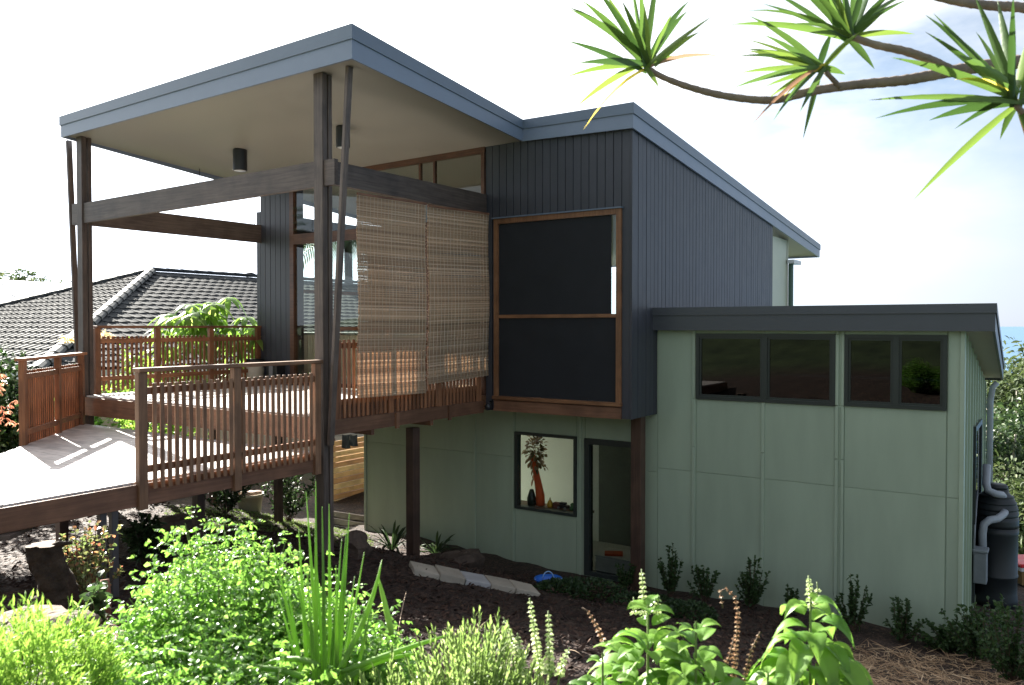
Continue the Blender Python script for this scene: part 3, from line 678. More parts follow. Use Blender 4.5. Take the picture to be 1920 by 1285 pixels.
# ---------------------------------------------------------------- railings
SLATME = {}
def railing(name, label, A, B, zrail, zs0, zs1, posts, side, pitch=.085, zpost=None, rail_w=.12, ztopslat=True, group='slatted timber railings', over=.06, boards_rails=(None, None), beam=None, sw=.042, WM=None):
    WM = WM or WR
    """A,B: ends in plan; posts: fractions; side: +1/-1 which side of the line the slats sit"""
    A = Vector(A); B = Vector(B); d = (B-A); Ln = d.length; d.normalize(); nrm = Vector((-d.y, d.x))*side
    root = thing(name, label, 'railing', (A.x, A.y, zs0), group)
    rot = math.atan2(d.y, d.x); ax = (d.x, d.y, 0); ay = (nrm.x, nrm.y, 0)
    m = MB(); a = A-d*over; b = B+d*over; c = (a+b)/2; m.obox((c.x, c.y, zrail-.02), ax, ay, (0, 0, 1), (b-a).length/2, rail_w/2, .02, .005); m.build('handrail', WM('x') if abs(d.x) > .5 else WM('y'), root)
    for f in posts:
        p = A+d*Ln*f; zb = zpost if zpost is not None else zs0
        m = MB(); m.obox((p.x, p.y, (zb+zrail-.041)/2), ax, ay, (0, 0, 1), .045, .035, (zrail-.041-zb)/2, .004); m.build('post', WM('z'), root)
    z_hi, z_lo = zs1-.07, max(zs0+.2, zs0+.12)
    if boards_rails[0] is not None: z_lo = boards_rails[0]
    for f0, f1 in zip(posts, posts[1:]):
        p0 = A+d*(Ln*f0+.046); p1 = A+d*(Ln*f1-.046); c = (p0+p1)/2
        for z in (z_lo, z_hi):
            m = MB(); m.obox((c.x, c.y, z), ax, ay, (0, 0, 1), (p1-p0).length/2, .018, .035, .003); m.build('rail', WR('x') if abs(d.x) > .5 else WR('y'), root)
    key = (round(zs1-zs0, 3), round(rot, 2), sw)
    if key not in SLATME:
        m = MB(); m.obox((0, 0, 0), ax, ay, (0, 0, 1), sw/2, .010, (zs1-zs0)/2, .003); SLATME[key] = m.mesh('slat')
    n = int(Ln/pitch)
    for i in range(n):
        s = (i+.5)*Ln/n
        if any(abs(s-Ln*f) < .03+sw/2 for f in posts) : continue
        p = A+d*s+nrm*.030; linkmesh('slat', SLATME[key], WM('z'), root, (p.x+0, p.y, (zs0+zs1)/2+random.uniform(-.004, .004)))
    fix(root); return root
zr_ = onY(440, 682, YN).z
pA, pB = onY(260, 690, YN), onY(590, 675, YN); pm = onY(438, 690, YN)
s_hi = onY(270, 719, YN).z; s_lo = onY(270, 918, YN).z
railing('railing', 'slatted timber railing along the near edge of the sunlit walkway', (pA.x, YN-.035), (pB.x, YN-.035), (pA.z+pB.z)/2, s_lo, s_hi, [0, (pm.x-pA.x)/(pB.x-pA.x), .995], -1, pitch=.078, zpost=e1-.03, over=.05, boards_rails=(s_lo+.2, 0), WM=WO)
# far deck railing
fA, fB = onY(183, 612, YF), onY(488, 612, YF)
fl = onY(185, 735, YF).z; fh_ = onY(185, 631, YF).z
p1_, p2_ = onY(297, 612, YF), onY(398, 612, YF); fr = lambda p: (p.x-fA.x)/(fB.x-fA.x)
railing('railing', 'slatted railing across the far side of the deck with green leaves rising behind it', (fA.x, YF+.02), (fB.x-.03, YF+.02), fA.z+.01, fl, fh_, [0, fr(p1_), fr(p2_), .995], 1, pitch=.078, zpost=-.15, over=.03)
# railing behind the bamboo blinds
vl = onY(632, 789, YN).z; vh = onY(632, 638, YN).z
railing('railing', 'slatted deck railing hanging partly hidden behind the bamboo blinds', (XF+.16, YN+.055), (XH-.06, YN+.055), EYE-.01, vl+.01, vh, [0.02, .34, .67, .98], -1, pitch=.080, zpost=-.25, over=.0)
m = MB(); vb0 = onY(632, 816, YN).z; m.box(XF+.09, XH-.035, YN+.012, YN+.058, vb0, vl+.008); o = m.build('edge_beam', WB('x'))
tag(o, 'reddish timber edge beam carrying the deck slats below the bamboo blinds', 'beam')
for px in (740, 839):
    p = onY(px, 800, YN+.04); m = MB(); m.box(p.x-.03, p.x+.03, YN-.02, YN+.0115, vb0-.03, vl+.0); c_ = m.build('cleat', WB('z'), o)
m = MB(); m.box(XF+.09, XH-.035, YN+.085, YN+.105, -.17, .10); k_ = m.build('slat_backing', WB('x'), o)  # dark board added behind the slats, fills the gaps at deck level
# diagonal railing on the far side of the walkway
dl = onX(150, 790, XF-.12)
dA = (5.02+.02, 10.59); dB = (XF-.17, YF-.21)
railing('railing', 'diagonal slatted railing with glowing orange slats on the far side of the walkway', dA, dB, .665, ZW-.05, .50, [0.02, .55, .98], 1, pitch=.072, zpost=ZW-.16, over=.05, sw=.05)
# ---------------------------------------------------------------- bamboo blinds
BAM = leafm('bamboo_cane', (.33, .235, .15), (.52, .40, .27), (.64, .53, .40), trans=.35, rough=.6, p3=.15)
CORDM = surf('blind_cord', (.60, .52, .40), rough=.8)
def blind(label, x0, x1, zt0, zt1, zb0, zb1, y, tilt=0):
    rt = thing('bamboo_blind', label, 'blind', ((x0+x1)/2, y, zb0), 'bamboo blinds hung from the deck beam')
    V = []; Q = []; n = 0; z = 0; H = zt0-zb0; pitch = .0128; k = int(H/pitch)
    for i in range(k):
        f = i/k; hl = .0052+.0020*rng.random(); ex = rng.normal(0, .008); e2 = rng.normal(0, .008); seg = 6
        xs = np.linspace(x0+ex, x1+e2, seg); jz = np.cumsum(rng.normal(0, .0009, seg)); yo = .012*math.sin(f*9)+rng.normal(0, .0012)
        for s in range(seg):
            t_ = (xs[s]-x0)/(x1-x0); zc = (zt0+(zt1-zt0)*t_)*(1-f)+(zb0+(zb1-zb0)*t_)*f+jz[s]; yy = y+yo+.006*math.sin(t_*7)
            V += [(xs[s], yy-.003, zc-hl), (xs[s], yy-.003, zc+hl), (xs[s], yy+.003, zc+hl), (xs[s], yy+.003, zc-hl)]
        for s in range(seg-1):
            a = n+4*s; b = a+4
            for c in range(4): Q.append((a+c, a+(c+1) % 4, b+(c+1) % 4, b+c))
        n += 4*seg
    nmesh('slats', V, Q, BAM, rt, kind='stuff')
    for j in range(20):
        x = x0+(x1-x0)*(j+.5)/20; t_ = (x-x0)/(x1-x0)
        m = MB(); pts = []
        for q_ in range(14):
            f = q_/13; pts.append((x+.002*math.sin(f*20), y+.012*math.sin(f*9)-.006, (zt0+(zt1-zt0)*t_)*(1-f)+(zb0+(zb1-zb0)*t_)*f))
        m.tube(pts, .0036, 4); m.build('cord', CORDM, rt)
    m = MB(); m.hexa([(x0, y-.012, zt0), (x1, y-.012, zt1), (x1, y+.012, zt1), (x0, y+.012, zt0)], [(x0, y-.012, zt0+.03), (x1, y-.012, zt1+.03), (x1, y+.012, zt1+.03), (x0, y+.012, zt0+.03)]); m.build('head_rail', WB('x'), rt)
    fix(rt); return rt
yb_ = YN-.06
a, b, c, d = onY(673, 366, yb_), onY(800, 385, yb_), onY(668, 748, yb_), onY(799, 738, yb_)
blind('bamboo blind hanging in front of the lit slats, nearest the square deck post', (a.x+c.x)/2, (b.x+d.x)/2, a.z, b.z, c.z, d.z, yb_)
a, b, c, d = onY(803, 388, yb_), onY(927, 405, yb_), onY(802, 722, yb_), onY(927, 704, yb_)
blind('bamboo blind hanging closest to the dark screened window', (a.x+c.x)/2, (b.x+d.x)/2-.02, a.z, b.z, c.z, d.z, yb_)
# ---------------------------------------------------------------- ceiling downlights, wall light
BLK = surf('black_metal', (.018, .019, .022), rough=.35, bump=.02)
def hit_soffit(px, py):
    r, h = ray(px, py); s = .5
    for i in range(4000):
        p = Vector((r.x*s, r.y*s, EYE+r.z*s))
        if p.z > zsof(p.x, p.y): return p
        s += .004
for px, py, lab in ((450, 281, 'black cylinder downlight under the soffit, in the open bay left of the square post'), (643, 238, 'black cylinder downlight under the soffit, partly behind the slanted strut')):
    p = hit_soffit(px, py); rt = thing('ceiling_light', lab, 'light', p, 'cylinder downlights under the deck roof')
    d_ = p.x*CF[0]+p.y*CF[1]; rr = 13/F*d_; hh = 39/F*d_
    m = MB(); m.lathe((p.x, p.y, p.z), [(rr*.96, -hh), (rr, -hh+.01), (rr, -.02), (rr*.97, -.001)], 24, smooth=False); m.build('housing', BLK, rt)
    m = MB(); m.lathe((p.x, p.y, p.z), [(rr*.8, -hh-.004), (rr*.8, -hh-.001)], 20); m.build('lens', surf('frosted_glass', (.5, .52, .53), rough=.3), rt)
    fix(rt)
p = onX(915, 762, XH-.1); rt = thing('security_light', 'small black security light under the corner of the screened window', 'light', p)
m = MB(); m.lathe((p.x, p.y, p.z), [(.03, -.06), (.045, -.05), (.045, .03), (.02, .045)], 14); m.build('housing', BLK, rt)
m = MB(); m.tube([(p.x, p.y, p.z+.04), (p.x+.05, p.y, p.z+.07), (p.x+.10, p.y, p.z+.07)], .012, 8); m.build('bracket', BLK, rt); fix(rt)
# ---------------------------------------------------------------- things left on the deck
p = onZ(478, 718, 0.0); d_ = p.x*CF[0]+p.y*CF[1]; rr = 17/F*d_
rt = thing('planter_pot', 'cream round pot with dark rim standing on the deck by the boarded column', 'pot', p)
m = MB(); m.lathe(p, [(rr*.8, 0), (rr, .12), (rr, .40)], 24); m.build('body', surf('cream_ceramic', (.55, .50, .40), rough=.4), rt)
m = MB(); m.lathe(p, [(rr*1.06, .401), (rr*1.06, .43), (rr*.9, .45)], 24); m.build('rim', BLK, rt); fix(rt)
p = onZ(518, 720, 0.0); rt = thing('speaker', 'small black box speaker standing on the deck beside the cream pot', 'speaker', p)
m = MB(); m.box(p.x-.12, p.x+.12, p.y-.14, p.y+.14, 0, .40, .012); m.build('cabinet', BLK, rt)
m = MB(); m.box(p.x-.126, p.x-.1215, p.y-.05, p.y+.05, .08, .34); m.build('front_panel', surf('grey_plastic', (.22, .22, .23), rough=.5), rt); fix(rt)
# ---------------------------------------------------------------- ground
ctrl = [(0, 0, -.40), (-2, -1.5, -.2), (-5, -3.5, .6), (-10, -7, 1.8), (-16, -11, 3.4), (-24, -16, 5), (0, -6, -.1), (-6, 4, .5), (-12, 8, 3), (3, -6, -1.4), (8, -6, -3.0), (14, -6, -4.4),
        (*pd(960, 2), -.38), (*pd(300, 2.4), -.38), (*pd(1600, 2.2), -.40), (*pd(960, 3.1), -.50), (*pd(400, 3.4), -.50), (*pd(1550, 3.1), -.55), (*pd(-100, 2.6), -.32), (*pd(2100, 2.6), -.6),
        (*pd(960, 5), -1.18), (*pd(960, 6.8), -1.52), (*pd(600, 6.0), -1.22), (*pd(606, 9.68), -1.60), (*pd(700, 9.3), -1.86), (*pd(820, 9.2), -2.0), (*pd(1000, 9.4), -2.2), (*pd(1010, 11.2), -2.52), (*pd(770, 11.4), -2.35),
        (10.3, 6.2, -2.72), (10.8, 5.2, -2.74), (10.9, 7.5, -2.72), (10.9, 9.5, -2.62), (10.9, 10.4, -2.72), (*pd(735, 10.5), -1.86), (*pd(815, 10.7), -1.98), (*pd(205, 7.5), -1.45), (*pd(100, 6.2), -1.15), (*pd(0, 5.5), -.95), (*pd(-200, 6.5), -.9), (*pd(0, 8), -1.45),
        (*pd(1250, 5), -1.3), (*pd(1700, 4.5), -1.3), (*pd(1400, 7.5), -2.05), (*pd(1700, 8.2), -2.42), (10.7, 3, -2.66), (10.8, .9, -2.72), (11, -1, -2.8), (*pd(1900, 8), -2.5), (*pd(1900, 11.5), -2.82), (14.5, .3, -2.9), (13, -3, -3.3),
        (7.8, 8.9, -1.86), (8.0, 9.6, -1.95), (8.8, 10.1, -2.1), (8.9, 11.1, -2.04), (7.0, 11, -1.6), (8.5, 12.6, -2.05), (11, 12.6, -2.62), (10.8, 11.3, -2.62), (14, 12.7, -2.6), (5, 10, -1.6), (3.5, 12, -1.6), (2, 16, -1.6), (8, 16, -2.4), (16, 20, -2.6), (20, 10, -3.2), (20, 2, -4.0), (25, -5, -6.5), (*pd(1900, 30), -6.0),
        (-2, 10, -.55), (-1.6, 8, -.5), (-8, 20, .4), (0, 30, -.8), (15, 32, -2.5), (30, 20, -4.5), (30, 5, -6), (2, -12, -1.5), (15, -14, -6)]
CT = np.array(ctrl); XYc = CT[:, :2]; 
def tps(r2): return np.where(r2 > 1e-12, .5*r2*np.log(np.maximum(r2, 1e-12)), 0)
n_ = len(CT); K = tps(((XYc[:, None]-XYc[None])**2).sum(-1))+np.eye(n_)*.25; Pm = np.c_[np.ones(n_), XYc]
A_ = np.block([[K, Pm], [Pm.T, np.zeros((3, 3))]]); wgt = np.linalg.solve(A_, np.r_[CT[:, 2], 0, 0, 0])
def Gv(x, y):
    x = np.atleast_1d(np.asarray(x, float)); y = np.atleast_1d(np.asarray(y, float)); xc, yc = x-8, y-5
    r = np.hypot(xc, yc); k = np.minimum(1, 32/np.maximum(r, 1e-6)); q = np.c_[8+xc*k, 5+yc*k]
    z = tps(((q[:, None]-XYc[None])**2).sum(-1))@wgt[:n_]+np.c_[np.ones(len(q)), q]@wgt[n_:]
    ex = np.maximum(r-32, 0); side = (xc*.85-yc*.53)/np.maximum(r, 1e-6)      # land falls away to the sea on the right
    z = z-ex*np.clip(.10+.16*side, .015, .3)
    near = np.exp(-(r/14)**2)
    z += near*(.018*np.sin(5.1*x+1.3*y)+.014*np.sin(7.7*y-2.9*x)+.012*np.sin(11*x+9*y))
    return np.maximum(z, -75)
def G(x, y): return float(Gv(x, y)[0])
gx = np.concatenate([-np.geomspace(700, 14, 26), np.linspace(-12, 26, 191), np.geomspace(28, 900, 28)])
gy = np.concatenate([-np.geomspace(900, 14, 28), np.linspace(-12, 28, 201), np.geomspace(30, 700, 26)])
GX, GY = np.meshgrid(gx, gy); V = np.c_[GX.ravel(), GY.ravel(), Gv(GX.ravel(), GY.ravel())]
nx, ny = len(gx), len(gy); ii = (np.arange(ny-1)[:, None]*nx+np.arange(nx-1)[None]).ravel()
# leave the footprint of the house open
cx = (V[ii, 0]+V[ii+nx+1, 0])/2; cy = (V[ii, 1]+V[ii+nx+1, 1])/2
ii = ii[~((cx > XW+.15) & (cx < 16.7) & (cy > YS+.1) & (cy < YL-.15))]
ii = ii[~((V[ii, 0] > XW+.1) & (V[ii, 0] < 14.4) & (V[ii, 1] > YR+.15) & (V[ii, 1] < YS+.1))]
Q = np.c_[ii, ii+1, ii+nx+1, ii+nx]
def soilmat():
    m, t, L = newmat('mulch_soil'); b = N(t, 'ShaderNodeBsdfPrincipled', i_Roughness=.85); tc = N(t, 'ShaderNodeTexCoord')
    v = N(t, 'ShaderNodeTexVoronoi', i_Scale=22.0); mp = N(t, 'ShaderNodeMapping'); mp.inputs['Scale'].default_value = (1, 1.9, 1); L(tc.outputs['Object'], mp.inputs[0])
    nz = N(t, 'ShaderNodeTexNoise', i_Scale=5.0, i_Detail=4.0); L(tc.outputs['Object'], nz.inputs['Vector'])
    ad = N(t, 'ShaderNodeMix', data_type='RGBA', blend_type='ADD'); ad.inputs['Factor'].default_value = .35; L(mp.outputs[0], ad.inputs['A']); L(nz.outputs['Color'], ad.inputs['B']); L(ad.outputs['Result'], v.inputs['Vector'])
    c = ramp(t, [(0, (.011, .006, .004)), (.55, (.034, .018, .011)), (1, (.095, .055, .036))]); L(v.outputs['Color'], c.inputs[0])
    # greener away from the garden beds
    ln = N(t, 'ShaderNodeVectorMath', operation='DISTANCE'); ln.inputs[1].default_value = (8, 6, -2); L(tc.outputs['Object'], ln.inputs[0])
    mr = N(t, 'ShaderNodeMapRange'); mr.inputs['From Min'].default_value = 9.6; mr.inputs['From Max'].default_value = 12; L(ln.outputs['Value'], mr.inputs['Value'])
    n2 = N(t, 'ShaderNodeTexNoise', i_Scale=1.2, i_Detail=8.0); L(tc.outputs['Object'], n2.inputs['Vector'])
    c2 = ramp(t, [(.3, (.022, .040, .012)), (.7, (.06, .09, .03))]); L(n2.outputs['Fac'], c2.inputs[0])
    mx = N(t, 'ShaderNodeMix', data_type='RGBA'); L(mr.outputs[0], mx.inputs['Factor']); L(c.outputs[0], mx.inputs['A']); L(c2.outputs[0], mx.inputs['B'])
    L(mx.outputs['Result'], b.inputs['Base Color'])
    bp = N(t, 'ShaderNodeBump', i_Strength=.8, i_Distance=.02); L(v.outputs['Distance'], bp.inputs['Height']); L(bp.outputs[0], b.inputs['Normal']); finish(t, b.outputs[0]); return m
SOIL = soilmat()
nmesh('ground', V, Q, SOIL, smooth=True, kind='structure')
m = MB(); s = 150000; m.add([(-s, -s, -62), (s, -s, -62), (s, s, -62), (-s, s, -62)], [(0, 1, 2, 3)])
def seamat():
    m_, t, L = newmat('sea_water'); b = N(t, 'ShaderNodeBsdfPrincipled', i_Roughness=.35); b.inputs['Base Color'].default_value = (.05, .13, .24, 1)
    tc = N(t, 'ShaderNodeTexCoord'); n = N(t, 'ShaderNodeTexNoise', i_Scale=.05, i_Detail=6.0); L(tc.outputs['Object'], n.inputs['Vector'])
    bp = N(t, 'ShaderNodeBump', i_Strength=.5, i_Distance=1.0); L(n.outputs['Fac'], bp.inputs['Height']); L(bp.outputs[0], b.inputs['Normal']); finish(t, b.outputs[0]); return m_
m.build('sea', seamat(), kind='structure')
def hitG(px, py, dz=0.0):
    """where the line of sight meets the ground"""
    r, h = ray(px, py); s = np.arange(1.5, 24, .01); g = Gv(r.x*s, r.y*s); k = np.argmax(EYE+r.z*s < g); s = s[k]
    return Vector((r.x*s, r.y*s, float(g[k])+dz))
# ---------------------------------------------------------------- neighbour's house with the tiled hip roof
A0 = atD(285, 509, 26)
HS = 7.1; SL = math.tan(R(20.5)); RL = 12.5
ze_ = A0.z-HS*SL
nb = thing('neighbour_house', 'neighbouring house with a dark tiled hip roof beyond the far deck railing', 'house', (A0.x-HS, A0.y-HS, ze_-3))
TILE = surf('roof_tile', (.019, .024, .028), var=.25, scale=3, rough=.85, bump=.25, bscale=25, rnd=.22, spec=.2)
LICH = surf('hip_tile', (.028, .034, .034), var=.25, scale=5, rough=.6, bump=.3, bscale=25, rnd=.15)
xa_, xb_, ya_, yb2 = A0.x-HS, A0.x+RL+HS, A0.y-HS, A0.y+HS
m = MB(); B_ = [(xa_, ya_, ze_), (xb_, ya_, ze_), (xb_, yb2, ze_), (xa_, yb2, ze_)]; T_ = [(A0.x, A0.y, A0.z), (A0.x+RL, A0.y, A0.z)]
m.add(B_+T_, [(0, 1, 5, 4), (1, 2, 5), (2, 3, 4, 5), (3, 0, 4)]); nroof = m.build('roof', TILE, nb)
m = MB(); m.box(xa_+.5, xb_-.5, ya_+.5, yb2-.5, ze_-3.2, ze_-.05); m.build('wall', surf('cream_brick', (.42, .38, .30), rnd=.03), nb)
m = MB()
m.box(xa_-.02, xb_+.02, ya_-.06, ya_-.001, ze_-.16, ze_-.02); m.box(xa_-.06, xa_-.001, ya_, yb2, ze_-.16, ze_-.02); m.build('gutter', surf('gutter_metal', (.5, .52, .55), rough=.3), nb)
m = MB(); m.box(xa_+.01, xb_-.01, ya_+.01, yb2-.01, ze_-.09, ze_-.05); m.build('eave', SOFG, nb)
# pan tiles, laid course by course; the nearest are single pieces, the rest one mesh
def tileprof(w, l):
    m_ = MB(); prof = [(-.5, .010), (-.42, .026), (-.30, .029), (-.18, .012), (.0, .005), (.22, .008), (.42, .020), (.5, .024)]
    vs = []
    for y, dz in ((0, .024), (l+.04, .0)):
        for (u, h) in prof: vs.append((u*w, y, h+dz))
    for (u, h) in prof: vs.append((u*w, 0, h))      # drop at the front edge
    k = len(prof); fs = [(i, i+1, k+i+1, k+i) for i in range(k-1)]+[(2*k+i, 2*k+i+1, i+1, i) for i in range(k-1)]
    m_.add(vs, fs); return m_
TW, TL = .31, .35
tp = tileprof(TW, TL); cand = []
al = math.atan(SL); ca_, sa_ = math.cos(al), math.sin(al)
nc = int(HS/ca_/TL)
for face in (0, 1):
    for r_ in range(nc):
        s_ = r_*TL*ca_; hm = (r_+.5)*TL*ca_
        w0, w1 = (xa_+hm, xb_-hm) if face == 0 else (ya_+hm, yb2-hm)
        k = int((w1-w0)/TW)
        off_ = (r_ % 2)*.0
        u = w0+.02+(0)
        j0 = math.ceil(w0/TW)
        for j in range(j0, math.floor(w1/TW)):
            u = (j+.5)*TW; zz = ze_+s_*SL
            pos = (u, ya_+s_, zz) if face == 0 else (xa_+s_, u, zz)
            cand.append((face, pos))
def tmat(face, pos, jit):
    if face == 0: M = Matrix(((1, 0, 0), (0, ca_, -sa_), (0, sa_, ca_)))
    else: M = Matrix(((0, ca_, -sa_), (-1, 0, 0), (0, sa_, ca_)))
    M = M.to_4x4(); M = Matrix.Translation(Vector(pos)+Vector((0, 0, .006+jit)))@M; return M
def vis(fp):
    p = fp[1]; d_ = p[0]*CF[0]+p[1]*CF[1]; px = 960+F*(p[0]*CR[0]+p[1]*CR[1])/d_
    hidden = (px > 500) or (px < -20) or p[2] < -.2
    return (hidden, d_)
cand.sort(key=vis)
tme = [tp.mesh('roof_tile')]
rest = MB()
for i, (face, pos) in enumerate(cand):
    M = tmat(face, pos, random.uniform(0, .006))@Matrix.Rotation(random.uniform(-.012, .012), 4, 'Z')
    if i < 290:
        o = linkmesh('roof_tile', tme[0], TILE, nroof); o.matrix_local = M
    else: rest.add([M@Vector(v) for v in tp.v], tp.f)
rest.build('roof_tiles', surf('roof_tile_far', (.019, .024, .028), var=.35, scale=3, rough=.85, bump=.25, bscale=25, rnd=0, spec=.2), nroof, kind='stuff')
# hip and ridge caps
def caps(a, b, name):
    a = Vector(a); b = Vector(b); d_ = (b-a); L_ = d_.length; d_.normalize(); k = int(L_/.5)
    for i in range(k):
        c0 = a+d_*(L_*i/k); c1 = a+d_*(L_*(i+1)/k+.03); m_ = MB(); pts = []
        x_ = d_.cross(Vector((0, 0, 1))).normalized(); up = x_.cross(d_)
        for c_, r_ in ((c0, .16), (c1, .135)):
            for q_ in range(6):
                an = math.pi*q_/5; pts.append(c_+x_*math.cos(an)*r_+up*(math.sin(an)*r_*.75+.02))
        m_.add(pts, [(q_, q_+1, 7+q_, 6+q_) for q_ in range(5)]+[tuple(range(6))[::-1]]); m_.build(name, LICH if name == 'hip_tile' else TILE, nroof)
caps(B_[0], T_[0], 'hip_tile'); caps(B_[3], T_[0], 'hip_tile'); caps(T_[0], T_[1], 'ridge_tile')
m = MB(); p = atD(393, 512, 19.6); m.lathe((A0.x+3.9, A0.y+.1, A0.z), [(.16, .02), (.18, .14), (.05, .18)], 12); m.build('roof_vent', TILE, nroof)
fix(nb)
# distant pale roof on the left
WRM = surf('white_metal_roof', (.75, .75, .73), rough=.35, var=.04)
def far_house(label, p, lx, ly, h, rise, yaw, roofm, wallm):
    rt = thing('distant_house', label, 'house', p); c, s_ = math.cos(yaw), math.sin(yaw)
    T = lambda x, y, z: (p[0]+x*c-y*s_, p[1]+x*s_+y*c, p[2]+z)
    m = MB(); m.hexa([T(-lx, -ly, -2.5), T(lx, -ly, -2.5), T(lx, ly, -2.5), T(-lx, ly, -2.5)], [T(-lx, -ly, h), T(lx, -ly, h), T(lx, ly, h), T(-lx, ly, h)])
    m.add([T(-lx, -ly, h), T(-lx, ly, h), T(-lx, 0, h+rise)], [(0, 1, 2)]); m.add([T(lx, -ly, h), T(lx, ly, h), T(lx, 0, h+rise)], [(0, 1, 2)]); m.build('wall', wallm, rt)
    o = .5; ms = MB()
    for sg in (-1, 1):
        a, b, cc_, d = T(-lx-o, sg*(ly+o), h-rise*o/ly), T(lx+o, sg*(ly+o), h-rise*o/ly), T(lx+o, 0, h+rise), T(-lx-o, 0, h+rise)
        up = lambda v: (v[0], v[1], v[2]+.12); ms.hexa([a, b, cc_, d], [up(a), up(b), up(cc_), up(d)])
    rf = ms.build('roof', roofm, rt)
    for k in range(int(2*lx/.9)):
        x = -lx+.3+k*.9; m = MB()
        for sg in (-1, 1): m.bar(T(x, sg*(ly+o), h-rise*o/ly+.13), T(x, 0, h+rise+.13), .06, .05)
        m.build('roof_rib', roofm, rf)
    for x in (-lx*.5, lx*.4):
        m = MB(); m.hexa([T(x-.6, -ly-.04, h-1.9), T(x+.6, -ly-.04, h-1.9), T(x+.6, -ly-.002, h-1.9), T(x-.6, -ly-.002, h-1.9)], [T(x-.6, -ly-.04, h-.7), T(x+.6, -ly-.04, h-.7), T(x+.6, -ly-.002, h-.7), T(x-.6, -ly-.002, h-.7)]); m.build('window', DGLASS, rt)
    fix(rt)
p = atD(60, 612, 44); far_house('distant house with a bright white metal roof at the left behind the tiled roof', (p.x, p.y, EYE-1.4), 8, 5.2, 2.0, 1.7, R(12), WRM, PALE)
p = atD(1893, 905, 34); far_house('distant house with a pale blue grey roof below the gum trees', (p.x, p.y, p.z-.9), 2.6, 2.4, .9, .8, R(30), surf('pale_blue_roof', (.55, .62, .64), rough=.5), PALE)
# ---------------------------------------------------------------- slatted fence behind the house, sleepers, washing
fc_ = onY(640, 955, 12.75); fe = onY(700, 955, 12.75); 
fn = thing('fence', 'horizontal honey coloured timber slat fence past the house corner', 'fence', (fc_.x, 12.75, fc_.z))
ft = onY(660, 822, 12.75).z; fbz = onY(660, 950, 12.75).z
PINE = [wood('pine_a', (.62, .36, .14), (.78, .50, .22), 'x', rnd=.05), wood('pine_b', (.48, .25, .10), (.62, .34, .15), 'x', rnd=.05), wood('pine_c', (.70, .46, .20), (.82, .58, .28), 'x', rnd=.05)]  # pine tones raised to stand in for sun on a face turned away
k = 13; hh = (ft-fbz)/k
for i in range(k):
    m = MB(); zc = fbz+hh*(i+.5); m.obox((fc_.x+1.3, 12.75, zc), (1, 0, 0), (0, 1, 0), (0, 0, 1), 1.6, .012, hh/2-.006, .003); m.build('slat', PINE[i*5 % 3], fn)
for x in (fc_.x-.2, fc_.x+2.6):
    m = MB(); m.box(x-.05, x+.05, 12.77, 12.86, fbz-.6, ft+.05); m.build('post', WB('z'), fn)
fix(fn)
sl_ = thing('sleeper_wall', 'grey timber sleeper retaining edge at the foot of the slat fence', 'retaining wall', onY(660, 985, 11.2))
for i in range(3):
    a = onY(610, 962+i*13, 11.3-.25*i); b = onY(700, 975+i*14, 11.3-.25*i); m = MB(); m.bar(a, b, .22, .11, .01); m.build('sleeper', W('x'), sl_)
fix(sl_)
a, b = onY(608, 818, 11.8), onY(672, 813, 11.8)
m = MB(); m.tube([a, (a+b)/2-Vector((0, 0, .02)), b], .006, 6); o = m.build('clothes_line', BLK); tag(o, 'thin dark clothes line strung below the deck in front of the slat fence', 'clothes line')
JEAN = surf('dark_denim', (.018, .022, .032), rough=.85, bump=.4, bscale=30)
for (px0, px1, yb_0, lab) in ((641, 655, 840, 'dark trousers hanging on the clothes line, the left of the pair'), (656, 669, 836, 'dark cloth hanging on the clothes line at the right, nearest the house corner')):
    m = MB(); nu, nv = 7, 6; vs = []
    for v_ in range(nv):
        for u_ in range(nu):
            fu, fv = u_/(nu-1), v_/(nv-1); q_ = onY(px0+(px1-px0)*(fu*(1-.15*fv)+.09*fv), 815+(yb_0-815)*fv, 11.8); vs.append((q_.x, 11.8+.03*math.sin(fu*9+fv*2)*fv-.015, q_.z-.02*math.sin(fu*3)))
    vs2 = [(x, y+.012, z) for x, y, z in vs]; fs_ = [(v_*nu+u_, v_*nu+u_+1, (v_+1)*nu+u_+1, (v_+1)*nu+u_) for v_ in range(nv-1) for u_ in range(nu-1)]
    m.add(vs, fs_, True); m.add(vs2, [f[::-1] for f in fs_], True); o = m.build('hanging_clothes', JEAN); tag(o, lab, 'clothes', 'washing on the line')
# ---------------------------------------------------------------- ground dressing
def rgrid(n, pxr, dr): return np.array([pd(rng.uniform(*pxr), rng.uniform(*dr)) for _ in range(n)])
P2 = rgrid(24000, (-80, 1500), (4.2, 12.5)); P2 = P2[(P2[:, 0] < 10.6)]
z = Gv(P2[:, 0], P2[:, 1]); n = len(P2); a = rng.uniform(0, 6.283, n)
V, Q = leaves(np.c_[P2, z+.006], np.c_[np.cos(a), np.sin(a), rng.normal(.1, .25, n)], rng.uniform(.035, .10, n), rng.uniform(.014, .034, n), 'round', droop=0, fold=.1, jit=.35)
BARK = leafm('bark_chips', (.013, .006, .004), (.055, .027, .016), (.13, .08, .055), trans=0, rough=.9, p3=.08)
nmesh('bark_mulch', V, Q, BARK, kind='stuff')
P2 = rgrid(5200, (1560, 1990), (5.0, 9.0)); z = Gv(P2[:, 0], P2[:, 1]); n = len(P2); a = rng.uniform(0, 6.283, n)
V, Q = leaves(np.c_[P2, z+rng.uniform(.005, .05, n)], np.c_[np.cos(a), np.sin(a), rng.normal(.0, .15, n)], rng.uniform(.08, .26, n), rng.uniform(.005, .010, n), 'needle', droop=.05, fold=.1)
STRAW = leafm('dry_straw', (.24, .15, .085), (.44, .30, .17), (.55, .42, .27), trans=.15, rough=.7, p3=.2)
nmesh('straw_mulch', V, Q, STRAW, kind='stuff')
